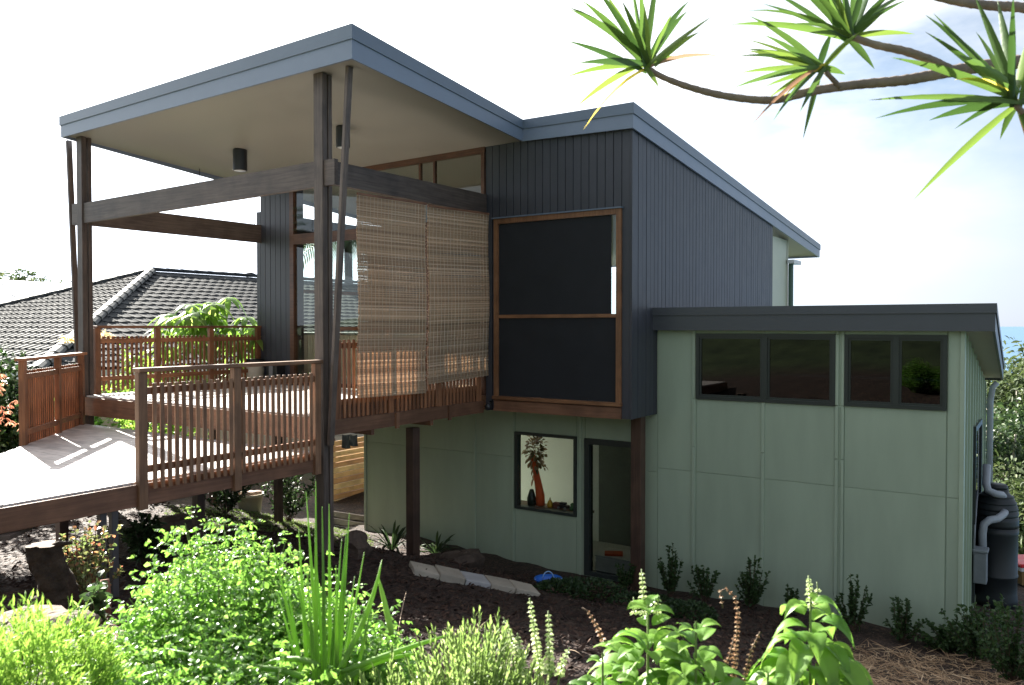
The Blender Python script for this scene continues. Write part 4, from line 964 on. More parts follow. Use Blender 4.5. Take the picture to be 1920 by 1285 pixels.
P2 = rgrid(900, (150, 420), (4.0, 5.6)); z = Gv(P2[:, 0], P2[:, 1]); n = len(P2); a = rng.uniform(0, 6.283, n)
V, Q = leaves(np.c_[P2, z+rng.uniform(.005, .04, n)], np.c_[np.cos(a), np.sin(a), rng.normal(.0, .15, n)], rng.uniform(.05, .16, n), rng.uniform(.004, .009, n), 'needle', droop=.05, fold=.1)
nmesh('dry_litter', V, Q, STRAW, kind='stuff')
# lawn under the deck
lx = np.linspace(6.9, 9.9, 70); ly = np.linspace(8.0, 11.2, 70); n = 16000
P2 = np.c_[rng.uniform(6.7, 10.4, n), rng.uniform(8.4, 11.6, n)]; e = ((P2[:, 0]-8.5)/1.7)**2+((P2[:, 1]-10.0)/1.25)**2; P2 = P2[e < 1+rng.normal(0, .08, n)]
z = Gv(P2[:, 0], P2[:, 1]); n = len(P2)
V, Q = leaves(np.c_[P2, z], np.c_[rng.normal(0, .4, (n, 2)), np.ones(n)], rng.uniform(.03, .06, n), rng.uniform(.006, .011, n), 'needle', droop=.3)
nmesh('lawn', V, Q, leafm('lawn_grass', (.08, .14, .03), (.15, .22, .06), trans=.35), kind='stuff')
# rocks and pavers
def rock(name, label, c, r, mat, seed, group=None):
    rg = np.random.default_rng(seed); m = MB(); vs = []; fs = []; nu, nv = 14, 9; ph = rg.uniform(0, 6, 8)
    for j in range(nv+1):
        th = math.pi*j/nv
        for i in range(nu):
            a = 2*math.pi*i/nu; x, y, z = math.sin(th)*math.cos(a), math.sin(th)*math.sin(a), math.cos(th)
            k = 1+.16*math.sin(3*x+ph[0])+.14*math.sin(4*y+ph[1]+2*z)+.10*math.sin(7*z+ph[2]+3*x)+rg.normal(0, .035)
            sq = max(abs(x), abs(y), abs(z))**-.45
            vs.append((c[0]+x*k*sq*r[0], c[1]+y*k*sq*r[1], c[2]+z*k*sq*r[2]))
    for j in range(nv):
        for i in range(nu): fs.append((j*nu+i, (j+1)*nu+i, (j+1)*nu+(i+1) % nu, j*nu+(i+1) % nu))
    m.add(vs, fs, False); o = m.build(name, mat); return tag(o, label, 'rock', group)
RK = surf('brown_rock', (.085, .062, .048), var=.4, scale=4, rough=.9, bump=1.0, bscale=10, bdist=.05, spec=.2)
RK2 = surf('tan_rock', (.17, .13, .10), var=.25, scale=4, rough=.9, bump=1.0, bscale=10, bdist=.04, spec=.2)
def gp(px, d, dz=0): x, y = pd(px, d); return (x, y, G(x, y)+dz)
rock('rock', 'rounded dark rock at the foot of the tall deck post', gp(668, 9.9, .06), (.19, .16, .17), RK, 1, 'garden rocks')
rock('rock', 'broad flat brown rock behind the row of pavers under the strappy plants', gp(865, 11.7, .06), (.42, .28, .22), RK, 2, 'garden rocks')
rock('rock', 'low brown rock between the two strappy plants', gp(800, 12.0, .0), (.3, .2, .12), RK, 3, 'garden rocks')
rock('rock', 'pale tan slab of rock at the left edge beside the tree stump', gp(5, 5.0, -.03), (.42, .3, .10), RK2, 4, 'garden rocks')
rock('rock', 'tan rock lying on the mulch under the walkway', gp(325, 10.4, .1), (.2, .16, .13), RK2, 5, 'garden rocks')
p0 = hitG(772, 1066, .05); p1 = hitG(1006, 1112, .05); PAV = surf('concrete_paver', (.40, .35, .28), var=.15, scale=5, rough=.8, bump=.3, bscale=40, rnd=.14)
PAV2 = surf('grey_paver', (.40, .39, .39), var=.15, scale=5, rough=.8, bump=.3, bscale=40, rnd=.05)
pv = thing('paver_edging', 'row of five tan and grey concrete pavers stepping down the dark mulch', 'pavers', p0)
dr = (p1-p0).normalized(); pr = Vector((-dr.y, dr.x, 0)); nn = dr.cross(pr); 
for i in range(5):
    c = p0+(p1-p0)*(i+.5)/5+Vector((0, 0, random.uniform(-.012, .006))); m = MB(); m.obox(c-nn*.05*(1 if nn.z > 0 else -1), (dr+Vector((0, 0, random.uniform(-.03, .03)))).normalized(), pr, nn, (p1-p0).length/10-.006, .20, .05, .006)
    m.build('paver', PAV2 if i in (2,) else PAV, pv)
for i in range(4):
    c = p0+(p1-p0)*(i+.6)/5-Vector((0, 0, .16)); m = MB(); m.obox(c, dr, pr, nn, (p1-p0).length/10-.01, .12, .06, .01); m.build('block', PAV, pv)
fix(pv)
# blue tub with handle
p = hitG(1028, 1106, .06); d_ = p.x*CF[0]+p.y*CF[1]; rr = 27/F*d_; BLU = surf('blue_plastic', (.03, .16, .62), rough=.35, bump=.02)
rt = thing('blue_tub', 'blue plastic tub with a loop handle at the end of the row of pavers', 'tub', p)
m = MB(); m.lathe((p.x, p.y, p.z-.04), [(rr*.7, 0), (rr*.86, .10), (rr*.98, .125), (rr*1.02, .135), (rr*.96, .14), (rr*.80, .05), (rr*.2, .045)], 28); m.build('bowl', BLU, rt)
m = MB(); hx = Vector((CR[0], CR[1], 0)); pts = [Vector((p.x, p.y, p.z+.09))+hx*(.075*math.cos(a))+Vector((0, 0, .10*math.sin(a))) for a in np.linspace(0, math.pi, 12)]; m.tube(pts, .008, 8); m.build('handle', surf('pale_blue_plastic', (.30, .50, .80), rough=.35), rt); fix(rt)
# bucket under the walkway
p = onZ(469, 958, -2.02); p.z = G(p.x, p.y); d_ = p.x*CF[0]+p.y*CF[1]; rr = 25/F*d_; hh = 36/F*d_
rt = thing('bucket', 'cream plastic bucket holding odds and ends, standing under the walkway', 'bucket', p)
m = MB(); m.lathe(p, [(rr*.78, 0), (rr*.95, hh*.85), (rr*1.06, hh*.87), (rr*1.06, hh), (rr*.98, hh), (rr*.9, hh*.6), (rr*.3, hh*.58)], 28); m.build('body', surf('cream_plastic', (.62, .56, .42), rough=.4, bump=.02), rt)
for s_ in (-1, 1):
    m = MB(); c = Vector((p.x, p.y, p.z+hh*.93))+hx*s_*rr*1.12; m.bar(c-hx*.03, c+hx*.03, .03, .02, .004); m.build('handle', surf('cream_plastic', (.62, .56, .42)), rt)
fix(rt)
o = rock('crumpled_cloth', 'crumpled white and brown cloth heaped in the top of the cream bucket', (p.x, p.y, p.z+hh*.92), (rr*.7, rr*.7, .07), surf('rag_cloth', (.45, .33, .28), var=.5, scale=14, rough=.9), 9); o['category'] = 'cloth'
# things inside the lower room, seen through its window and door
ORG = surf('orange_fabric', (.72, .11, .03), rough=.8, rnd=.02)
y0, y1, z0, z1 = h3; wx = XW+.34
def wp(fx, fz): return Vector((wx, y1+(y0-y1)*fx, z0+(z1-z0)*fz))   # fx 0 = left jamb
m = MB(); m.tube([wp(.10, .66), wp(.145, .5), wp(.20, .3), wp(.235, .14), wp(.24, .01)], [.05, .05, .06, .075, .075], 10); o = m.build('orange_scarf', ORG); tag(o, 'long orange cloth hanging down inside the lower window', 'cloth')
rt = thing('dried_flowers', 'bunch of dried flowers and leaves hanging at the left inside the lower window', 'dried flowers', wp(.15, .7))
c = wp(.15, .72); n = 240; dd = rng.normal(0, 1, (n, 3)); V, Q = leaves(np.array(c)+dd*np.array([.05, .075, .14]), dd, rng.uniform(.05, .11, n), .055, 'ovate', droop=.3)
nmesh('leaf_bunch', V, Q, leafm('dried_leaf', (.10, .09, .03), (.35, .22, .12), (.55, .42, .32), trans=.2, p3=.25), rt)
m = MB(); m.tube([c, c+Vector((0, 0, .2))], .004, 6); m.build('string', CORDM, rt); fix(rt)
zsil = h3[2]+.0
def sitz(fx): return Vector((wx, y1+(y0-y1)*fx, zsil+.002))
p = sitz(.40); rt = thing('toy_bottle', 'small yellow toy bottle with a pale cap on the sill of the lower window', 'toy', p)
m = MB(); m.lathe(p, [(.045, 0), (.055, .05), (.03, .10), (.018, .12)], 16); m.build('body', surf('yellow_plastic', (.70, .38, .04), rough=.3), rt)
m = MB(); m.lathe((p.x, p.y, p.z+.121), [(.016, 0), (.012, .035)], 12); m.build('cap', surf('cream_plastic', (.62, .56, .42)), rt); fix(rt)
p = sitz(.62); rt = thing('toy_car', 'dark toy car on the sill of the lower window', 'toy', p)
m = MB(); m.box(p.x-.05, p.x+.05, p.y-.10, p.y+.10, p.z+.02, p.z+.07, .012); m.box(p.x-.042, p.x+.042, p.y-.05, p.y+.06, p.z+.071, p.z+.11, .012); m.build('body', BLK, rt)
for sx in (-.052, .052):
    for sy in (-.06, .06): m = MB(); m.tube([(p.x+sx-.008, p.y+sy, p.z+.024), (p.x+sx+.008, p.y+sy, p.z+.024)], .024, 12); m.build('wheel', surf('grey_plastic', (.22, .22, .23)), rt)
fix(rt)
p = sitz(.88); rt = thing('toy_teapot', 'red toy teapot on the sill at the right of the lower window', 'toy', p)
m = MB(); m.lathe(p, [(.04, 0), (.06, .04), (.045, .085), (.015, .10), (.012, .12)], 16); m.build('body', surf('red_plastic', (.50, .05, .04), rough=.3), rt)
m = MB(); m.tube([(p.x, p.y+.05, p.z+.04), (p.x, p.y+.09, p.z+.06), (p.x, p.y+.11, p.z+.09)], [.014, .01, .008], 8); m.build('spout', surf('red_plastic', (.50, .05, .04)), rt); fix(rt)
p = onX(1140, 1085, XW+.45); p.z = ZG+.0; bt = onX(1140, 1040, XW+.45).z
m = MB(); m.box(XW+.25, XW+.75, h4[0]+.12, h4[1]-.04, ZG-.018, bt, .012); rt = thing('white_box', 'white chest standing just inside the lower doorway', 'chest', p); m.build('body', surf('white_paint', (.82, .78, .72), rough=.5), rt)
m = MB(); m.box(XW+.24, XW+.76, h4[0]+.11, h4[1]-.03, bt+.001, bt+.03, .006); m.build('lid', surf('white_paint', (.72, .66, .58)), rt); fix(rt)
m = MB(); yc = (h4[0]+h4[1])/2+.15; m.obox((XW+.4, yc, bt+.047), (.9, .43, 0), (-.43, .9, 0), (0, 0, 1), .1, .14, .015, .003); o = m.build('orange_book', ORG); tag(o, 'orange book lying on top of the white chest in the doorway', 'book')
m = MB(); c = wp(.10, .16); m.lathe((c.x-.02, c.y, zsil+.002), [(.07, 0), (.075, .12), (.05, .2), (.03, .26)], 14); o = m.build('dark_jar', surf('dark_glaze', (.03, .04, .03), rough=.3)); tag(o, 'dark tall jar standing behind the orange cloth at the left of the lower window', 'jar')
m = MB(); c = wp(.52, .05); m.box(c.x-.05, c.x+.04, c.y-.07, c.y+.06, zsil+.002, zsil+.10, .01); o = m.build('toy_box', surf('dark_red_card', (.16, .05, .04), rough=.7)); tag(o, 'small dark red box among the toys on the lower window sill', 'box')
m = MB(); c = wp(.75, .05); m.lathe((c.x+.03, c.y, zsil+.002), [(.045, 0), (.05, .03), (.028, .06), (.033, .09), (.0, .12)], 14); o = m.build('toy_figure', surf('green_toy', (.05, .16, .05), rough=.5)); tag(o, 'small green toy figure beside the toy car in the lower window', 'toy')
# ---------------------------------------------------------------- tank, pipes, meter box, bin by the wing
TK = surf('dark_green_plastic', (.013, .018, .021), rough=.5, bump=.05, rnd=.02); GP = surf('grey_pipe', (.33, .36, .40), rough=.35)
dt_ = 11.3; tx, ty = pd(1872, dt_); tz = G(tx, ty); zt_ = atD(1872, 905, dt_).z; zs_ = atD(1872, 985, dt_).z; rr = 36/F*dt_
tk = thing('rainwater_tank', 'dark green round rainwater tank with a ribbed domed top beside the wing wall', 'water tank', (tx, ty, tz))
m = MB(); H = zs_-tz; m.lathe((tx, ty, tz), [(rr*1.0, 0), (rr*1.02, .12), (rr*.98, .2), (rr*.98, H*.38), (rr*1.02, H*.39), (rr*1.02, H*.41), (rr*.99, H*.42), (rr, H*.9), (rr*1.03, H*.92), (rr*1.03, H)], 36); m.build('body', TK, tk)
dm = zt_-zs_; pr_ = []
for i in range(13):
    f = i/12; r_ = rr*1.03*max(.54, (1-f**3.4)**.5); pr_.append((r_, dm*f*.86)); 
    if i in (3, 5, 7, 9): pr_ += [(r_*.965, dm*(f*.86+.012)), (r_*.955, dm*(f*.86+.045)), (r_*.99, dm*(f*.86+.055))]
m = MB(); m.lathe((tx, ty, zs_+.001), pr_, 36); m.build('dome', TK, tk)
m = MB(); m.lathe((tx, ty, zs_+dm*.87), [(rr*.52, 0), (rr*.52, .04), (rr*.42, .06)], 28); m.build('lid', TK, tk); fix(tk)
def P3(px, py, d): return atD(px, py, d)
m = MB(); m.tube([P3(1850, 872, 11.3), P3(1849, 908, 11.2), P3(1853, 920, 11.12), P3(1866, 926, 11.1), P3(1878, 928, 11.12), P3(1884, 936, 11.2)], .05, 12); o = m.build('inlet_pipe', GP); tag(o, 'grey elbow pipe running down into the top of the rainwater tank', 'pipe')
m = MB(); m.tube([P3(1843, 1060, 10.9), P3(1842, 1000, 10.9), P3(1845, 983, 10.9), P3(1856, 975, 10.9), P3(1870, 973, 10.95), P3(1880, 966, 11.0), P3(1884, 960, 11.05)], .050, 12); o = m.build('overflow_pipe', GP); tag(o, 'grey bent pipe rising from the meter box to the tank shoulder', 'pipe')
p = P3(1837, 1058, 10.75); MBX = surf('grey_box_plastic', (.20, .22, .24), rough=.45)
rt = thing('meter_box', 'grey plastic meter box fixed between the wing wall and the tank', 'meter box', p)
m = MB(); m.box(p.x-.09, p.x+.12, p.y-.085, p.y+.07, p.z-.24, p.z+.17, .01); m.build('case', MBX, rt); m = MB(); m.box(p.x-.11, p.x+.13, p.y-.10, p.y+.08, p.z+.171, p.z+.21, .01); m.build('lid', MBX, rt)
m = MB(); m.tube([P3(1826, 1040, 10.7), P3(1828, 985, 10.8), P3(1833, 920, 11.2)], .012, 6); m.build('cable', MBX, rt); fix(rt)
p = Vector((*pd(1930, 12.6), 0)); p.z = G(p.x, p.y); zt_ = atD(1910, 1056, 12.6).z
rt = thing('wheelie_bin', 'tan wheeled rubbish bin with a red lid behind the tank', 'bin', p)
ax = Vector((CR[0], CR[1], 0)); ay = Vector((CF[0], CF[1], 0)); hgt = zt_-p.z
m = MB(); c = [(-.22, -.24), (.22, -.24), (.22, .24), (-.22, .24)]
m.hexa([tuple(p+ax*a*.85+ay*b*.8+Vector((0, 0, .05))) for a, b in c], [tuple(p+ax*a+ay*b+Vector((0, 0, hgt-.06))) for a, b in c]); m.build('body', surf('tan_plastic', (.30, .19, .08), rough=.45), rt)
m = MB(); m.obox(p+Vector((0, 0, hgt-.03)), ax, ay, (0, 0, 1), .25, .27, .03, .01); m.build('rim', surf('pale_rim_plastic', (.55, .55, .58), rough=.4), rt)
m = MB(); m.obox(p+Vector((0, 0, hgt+.03)), ax, ay, (0, 0, 1), .26, .28, .03, .015); m.build('lid', surf('red_lid_plastic', (.62, .02, .03), rough=.35), rt)
for s_ in (-1, 1): m = MB(); m.tube([p+ax*s_*.2+ay*.2+Vector((0, 0, .1)), p+ax*s_*.25+ay*.2+Vector((0, 0, .1))], .1, 16); m.build('wheel', BLK, rt)
fix(rt)
# ---------------------------------------------------------------- plants
GRN = leafm('herb_leaf', (.085, .215, .030), (.15, .31, .05), (.25, .40, .10), trans=.55, rough=.32, spec=.6, p3=.15)
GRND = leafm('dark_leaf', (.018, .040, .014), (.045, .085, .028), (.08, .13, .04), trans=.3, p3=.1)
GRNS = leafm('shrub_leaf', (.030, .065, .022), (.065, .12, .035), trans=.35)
BASIL = leafm('basil_leaf', (.085, .20, .03), (.20, .35, .06), trans=.5, rough=.42, spec=.4)
ONION = leafm('onion_leaf', (.14, .27, .055), (.20, .35, .075), (.26, .40, .09), trans=.45, rough=.4, p3=.2)
ROSE = leafm('rosemary_leaf', (.15, .25, .06), (.24, .36, .10), (.36, .44, .20), trans=.5, p3=.2)
MOSS = leafm('thyme_leaf', (.14, .27, .04), (.22, .38, .06), (.27, .38, .10), trans=.45, p3=.15)
STEM = surf('green_stem', (.14, .20, .06), rough=.6); TWIG = surf('brown_twig', (.10, .065, .04), rough=.8); BARKT = surf('rough_bark', (.040, .029, .021), var=.5, scale=9, rough=.95, bump=1.0, bscale=16, bdist=.05, spec=.2)
def stemset(pairs, r0, r1, mat, name, parent, n=5):
    m = MB()
    for pts in pairs: m.tube(pts, list(np.linspace(r0, r1, len(pts))), n, caps=False)
    return m.build(name, mat, parent)
def arc(a, b, sag=.0, n=5):
    a = Vector(a); b = Vector(b); return [a.lerp(b, i/(n-1))+Vector((0, 0, sag*4*(i/(n-1))*(1-i/(n-1)))) for i in range(n)]
def herb(label, px, d, rx, rz, nstem, seed, lsz=.0215, dens=12, mat=GRN, base_dz=0, name='parsley_plant', group='leafy herb clumps', cat_='herb'):
    rg = np.random.default_rng(seed); x, y = pd(px, d); b = Vector((x, y, G(x, y)+base_dz)); rt = thing(name, label, cat_, b, group)
    st = []; P = []; D = []
    for i in range(nstem):
        a = rg.uniform(0, 6.283); q = math.sqrt(rg.uniform(.0, 1)); top = b+Vector((math.cos(a)*rx*q, math.sin(a)*rx*q, rz*(math.sqrt(max(.05, 1-q*q*.8)))*rg.uniform(.5, 1.14)))
        s0 = b+Vector((math.cos(a)*rx*.25*q, math.sin(a)*rx*.25*q, 0)); pts = arc(s0, top, rx*.12*q); st.append(pts)
        for k in range(dens):
            f = rg.uniform(.35, 1.0)**.6; i0 = min(3, int(f*4)); c = pts[i0].lerp(pts[i0+1], f*4-i0); c = np.array(c)+rg.normal(0, .045, 3)*np.array([1, 1, .7])
            dd = np.array([math.cos(a), math.sin(a), .35])*.6+rg.normal(0, .8, 3)
            s = np.cross(dd, [0, 0, 1.]); s /= np.linalg.norm(s)+1e-6
            for w_ in (-.8, 0, .8): P.append(c+s*w_*.012); D.append(dd/np.linalg.norm(dd)+s*w_)
    V, Q = leaves(np.array(P), np.array(D), rg.uniform(.7, 1.25, len(P))*lsz, rg.uniform(.75, 1.1, len(P))*lsz*.85, 'lobe', droop=.25, fold=.35, jit=.6)
    nmesh('foliage', V, Q, mat, rt); stemset(st, .0035, .0015, STEM, 'stem', rt, 4); fix(rt); return rt
herb('large bright green leafy herb clump behind the spring onions, tallest of the herbs', 418, 2.95, .40, .72, 250, 11, dens=34)
herb('leafy herb clump low in front of the tall clump at the bottom left', 375, 2.45, .34, .52, 150, 12, dens=30)
herb('leafy herb clump at the feet of the spring onions', 640, 2.75, .26, .55, 110, 13, dens=28)
herb('dense low herb clump at the bottom edge, just left of the spring onions', 500, 2.25, .28, .45, 100, 14, dens=28)
def mound(name, label, cat_, px, d, rx, ry, h, n, mat, ln, wd, seed, base_dz=0, up=1.0, group=None):
    rg = np.random.default_rng(seed); x, y = pd(px, d); b = Vector((x, y, G(x, y)+base_dz)); rt = thing(name, label, cat_, b, group)
    a = rg.uniform(0, 6.283, n); q = np.sqrt(rg.uniform(0, 1, n)); hz = h*np.sqrt(np.maximum(.04, 1-q**2))*(.80+.20*np.sin(a*5+q*9)*np.cos(a*3-q*7))*rg.uniform(.8, 1.03, n)
    P = np.c_[b.x+np.cos(a)*q*rx, b.y+np.sin(a)*q*ry, b.z+hz]
    Dv = np.c_[np.cos(a)*q*.9, np.sin(a)*q*.9, np.full(n, up)]+rg.normal(0, .45, (n, 3))
    V, Q = leaves(P, Dv, rg.uniform(.7, 1.3, n)*ln, wd, 'needle' if wd < .012 else 'ovate', droop=.15, jit=.8)
    nmesh('foliage', V, Q, mat, rt)
    st = [arc(b, b+(Vector(P[i])-b)*.97, .02, 4) for i in range(0, n, max(1, n//70))]; stemset(st, .004, .002, TWIG, 'stem', rt, 4); fix(rt); return rt
mound('thyme_mound', 'bright lime green mound of fine thyme at the bottom left corner', 'herb', 20, 2.35, .40, .40, .60, 15000, MOSS, .034, .006, 21)
def spiky(name, label, px, d, rx, h, nsh, seed, mat=ROSE, hv=.25):
    rg = np.random.default_rng(seed); x, y = pd(px, d); b = Vector((x, y, G(x, y))); rt = thing(name, label, 'herb', b, 'silvery narrow leaved bushes'); P = []; D = []; st = []; Ls = []
    for i in range(nsh):
        a = rg.uniform(0, 6.283); q = math.sqrt(rg.uniform(0, 1)); top = b+Vector((math.cos(a)*rx*q, math.sin(a)*rx*q, h*(1-.35*q*q)*rg.uniform(1-hv, 1.06)))
        lean = Vector((math.cos(a)*q*.5, math.sin(a)*q*.5, 1)).normalized(); bot = top-lean*rg.uniform(.16, .26); st.append([b.lerp(bot, .2), bot, top])
        k = 26
        for j in range(k):
            f = j/k; c = bot.lerp(top, f); an = j*2.4; u = Vector((math.cos(an), math.sin(an), .0)); dd = (u*(1-.5*f)+lean*(.7+.8*f)).normalized(); P.append(c); D.append(dd); Ls.append(rg.uniform(.018, .032))
    V, Q = leaves(np.array(P), np.array(D), np.array(Ls), .0055, 'needle', droop=.1, jit=.3); nmesh('foliage', V, Q, mat, rt); stemset(st, .004, .002, STEM, 'stem', rt, 4); fix(rt)
spiky('rosemary_bush', 'pale green narrow leaved bush at the bottom centre, tallest of its row', 880, 2.35, .26, .62, 230, 31)
spiky('rosemary_bush', 'pale green narrow leaved bush between the onions and the bottom centre bush', 740, 2.30, .22, .50, 170, 32)
spiky('rosemary_bush', 'pale green narrow leaved bush at the bottom edge under the flower spikes', 1060, 2.2, .24, .42, 150, 33)
# spring onions: every leaf its own tapered tube
bx, by = pd(608, 2.45); b = Vector((bx, by, G(bx, by))); so_ = thing('spring_onion', 'clump of tall upright spring onion leaves at the bottom left of centre', 'spring onion', b)
tips = [(592, 902, 0), (574, 922, .04), (604, 950, -.05), (617, 945, .06), (655, 962, 0), (650, 990, -.06), (641, 1010, .05), (683, 1035, .03), (560, 990, .05), (548, 1040, -.04), (510, 1015, .0), (535, 1075, .06), (700, 1120, -.05), (590, 1010, .1), (630, 1060, -.1), (665, 1080, .08), (575, 1060, -.08), (520, 1110, .1)]
for i, (px, py, dd) in enumerate(tips):
    tip = atD(px, py, 2.45+dd); s0 = b+Vector(((i % 5-2)*.012, ((i*3) % 5-2)*.012, 0)); mid = s0.lerp(tip, .5)+Vector((random.uniform(-.01, .01), random.uniform(-.01, .01), 0)); mid.x += (s0.x*.3+tip.x*.7-mid.x)*-.25
    pts = [s0, s0.lerp(mid, .5), mid, mid.lerp(tip, .5), tip]; m = MB(); m.tube(pts, [.007, .0086, .0074, .0048, .0008], 7); m.build('leaf', ONION, so_)
for (a_, k_, e_) in (((620, 1285), (700, 1150), (716, 1050)), ((735, 1190), (722, 1130), (708, 1078)), ((560, 1290), (420, 1240), (305, 1215)), ((600, 1285), (500, 1225), (300, 1265)), ((640, 1260), (760, 1215), (850, 1188)), ((600, 1250), (540, 1215), (465, 1262)), ((640, 1285), (690, 1230), (800, 1225))):
    pts = []
    for t_ in np.linspace(0, 1, 7):
        x_ = (1-t_)**2*a_[0]+2*t_*(1-t_)*k_[0]+t_*t_*e_[0]; y_ = (1-t_)**2*a_[1]+2*t_*(1-t_)*k_[1]+t_*t_*e_[1]; pts.append(atD(x_, y_, 2.38+.1*t_))
    m = MB(); m.tube(pts, [.007, .0095, .009, .008, .007, .0045, .001], 7); m.build('leaf', ONION, so_)
for k in range(4): m = MB(); q = b+Vector(((k % 2)*.03-.015, (k//2)*.03-.015, -.02)); m.tube([q, q+Vector((0, 0, .05)), q+Vector((0, 0, .14))], [.014, .011, .008], 8); m.build('stalk', surf('pale_stalk', (.55, .58, .38), rough=.5), so_)
fix(so_)
# basil: large cupped leaves in whorls, flower spike on top
BPETAL = leafm('basil_bract', (.30, .40, .16), (.48, .55, .30), (.62, .64, .48), trans=.4, p3=.3); BDRY = leafm('dry_bract', (.30, .17, .09), (.45, .30, .18), (.55, .42, .28), trans=.2, p3=.2)
def spike_pts(pts, mat, name, parent, sz=.016, step=.013, seed=0):
    rg = np.random.default_rng(seed); P = []; D = []; Ls = []; tot = 0; Lt = sum((b_-a_).length for a_, b_ in zip(pts, pts[1:])); 
    for a_, b_ in zip(pts, pts[1:]):
        L_ = (b_-a_).length; k = max(1, int(L_/step)); ax_ = (b_-a_).normalized(); u = ax_.cross(Vector((.3, .9, .1))).normalized(); v = ax_.cross(u)
        for j in range(k):
            f = (tot+L_*j/k)/Lt; c = a_.lerp(b_, j/k)
            for q in range(6):
                an = q*1.047+j*.5; dd = (u*math.cos(an)+v*math.sin(an)+ax_*.15); P.append(c); D.append(dd); Ls.append(sz*(1.15-.6*f)*rg.uniform(.8, 1.2))
        tot += L_
    V, Q = leaves(np.array(P), np.array(D), np.array(Ls), np.array(Ls)*.85, 'round', droop=.25, fold=.5, jit=.3); nmesh(name, V, Q, mat, parent); m = MB(); m.tube(pts, .0022, 5); return m.build('stem', STEM if mat is BPETAL else TWIG, parent)
def basil(label, px, pytop, d, h, ln, nwh, seed, tilt=0, spikes=(), r=1.0, droopy=.7):
    rg = np.random.default_rng(seed); top = atD(px, pytop, d); b = Vector((top.x, top.y, G(top.x, top.y))); rt = thing('basil_plant', label, 'basil', b, 'basil plants')
    for wv in range(nwh):
        f = wv/(nwh-1); zc = top.z-.02-(h*(f**.9)); n_l = 5 if wv < 2 else 9
        for k in range(n_l):
            an = 2*math.pi*k/n_l+wv*.785+rg.normal(0, .2); rad = (.012+.075*f*r)*rg.uniform(.35, 1.3); l_ = ln*(.55+.5*min(1, f*2))*rg.uniform(.85, 1.15)
            c = np.array([[top.x+math.cos(an)*rad, top.y+math.sin(an)*rad, zc+rg.normal(0, .012)]]); dd = np.array([[math.cos(an), math.sin(an), .75-.35*f]])
            V, Q = leaves_fine(c, dd, l_, l_*.50, droop=droopy*(.95+.4*f)*rg.uniform(.8, 1.2)); nmesh('leaf', V, Q, BASIL, rt, smooth=True)
    stemset([[b, Vector((top.x, top.y, top.z))]]+[arc(b+Vector((0, 0, .1)), Vector((top.x+math.cos(a_)*.08*r, top.y+math.sin(a_)*.08*r, top.z-h*.6)), .0) for a_ in (0, 1.6, 3.1, 4.7)], .006, .003, STEM, 'stem', rt, 6)
    for i, pl in enumerate(spikes): spike_pts([atD(*q) for q in pl], BPETAL, 'flower_spike', rt, seed=seed+i)
    fix(rt)
PROF['basil'] = [.05, .42, .78, .98, 1.0, .88, .62, .28, .02]
def leaves_fine(P, D, l_, w_, droop):
    """one large leaf: 12 x 7 grid, cupped about the midrib and puckered between the side veins"""
    P = np.asarray(P, float)[0]; D = np.asarray(D, float)[0]; D = D/np.linalg.norm(D); S = np.cross(D, [0, 0, 1.]+rng.normal(0, .15, 3)); S /= np.linalg.norm(S); nr, ncol = 12, 7
    tw = rng.normal(0, .25); cup = rng.uniform(.25, .55); V = []
    for i in range(nr):
        t_ = i/(nr-1); wid = w_*.5*max(.02, (math.sin(math.pi*min(1, t_*1.02)**.80)**.85)*(1-.25*t_))
        Tn = D-np.array([0, 0, 2*droop*t_]); Tn /= np.linalg.norm(Tn); U = np.cross(S, Tn); c = P+D*l_*t_*(1-.12*droop*t_)-np.array([0, 0, 1.])*l_*droop*.85*t_*t_
        S2 = S*math.cos(tw*t_)+U*math.sin(tw*t_); U2 = np.cross(S2, Tn)
        for j in range(ncol):
            s_ = (j-3)/3; pk = .030*l_*math.sin(math.pi*(i*1.0+abs(s_)*.9))*(abs(s_)*(1-abs(s_))*4) + .02*l_*(1 if i % 2 else -1)*abs(s_)*(1-abs(s_))*3
            V.append(c+S2*wid*s_*(1-.12*cup*abs(s_))+U2*(wid*cup*(abs(s_)**1.3)*.8+pk-(.35*wid*max(0, abs(s_)-.7))))
    Q = [(i*ncol+j, i*ncol+j+1, (i+1)*ncol+j+1, (i+1)*ncol+j) for i in range(nr-1) for j in range(ncol-1)]
    return np.array(V), np.array(Q)
basil('basil plant with big drooping cupped leaves and a short green flower head', 1520, 1120, 2.3, .36, .185, 8, 41, spikes=[[(1523, 1135, 2.35), (1518, 1105, 2.35), (1516, 1080, 2.34)], [(1530, 1130, 2.38), (1533, 1108, 2.38), (1532, 1092, 2.38)]], r=.95, droopy=1.0)
basil('basil plant with pointed leaves left of the drooping one, tall flower spike on top', 1215, 1135, 2.4, .36, .150, 9, 42, spikes=[[(1208, 1150, 2.45), (1206, 1110, 2.45), (1203, 1068, 2.45)], [(1190, 1150, 2.47), (1188, 1120, 2.47)], [(1230, 1150, 2.43), (1236, 1118, 2.43)]], r=1.5, droopy=.6)
basil('basil plant half hidden at the bottom edge between the two taller ones', 1305, 1165, 2.3, .30, .140, 8, 43, r=1.4, droopy=.6)
basil('small basil plant at the bottom edge below the dried seed spikes', 1440, 1262, 2.15, .16, .09, 4, 44, r=.9, droopy=.6)
basil('low basil plant at the bottom edge right of the pale flower spikes', 1130, 1225, 2.3, .2, .085, 5, 45, r=1.0, droopy=.5)
fs_ = thing('basil_flower_stalks', 'group of pale green flower spikes left of the basil, over the dark mulch', 'flower spikes', gp(1000, 2.4), None)
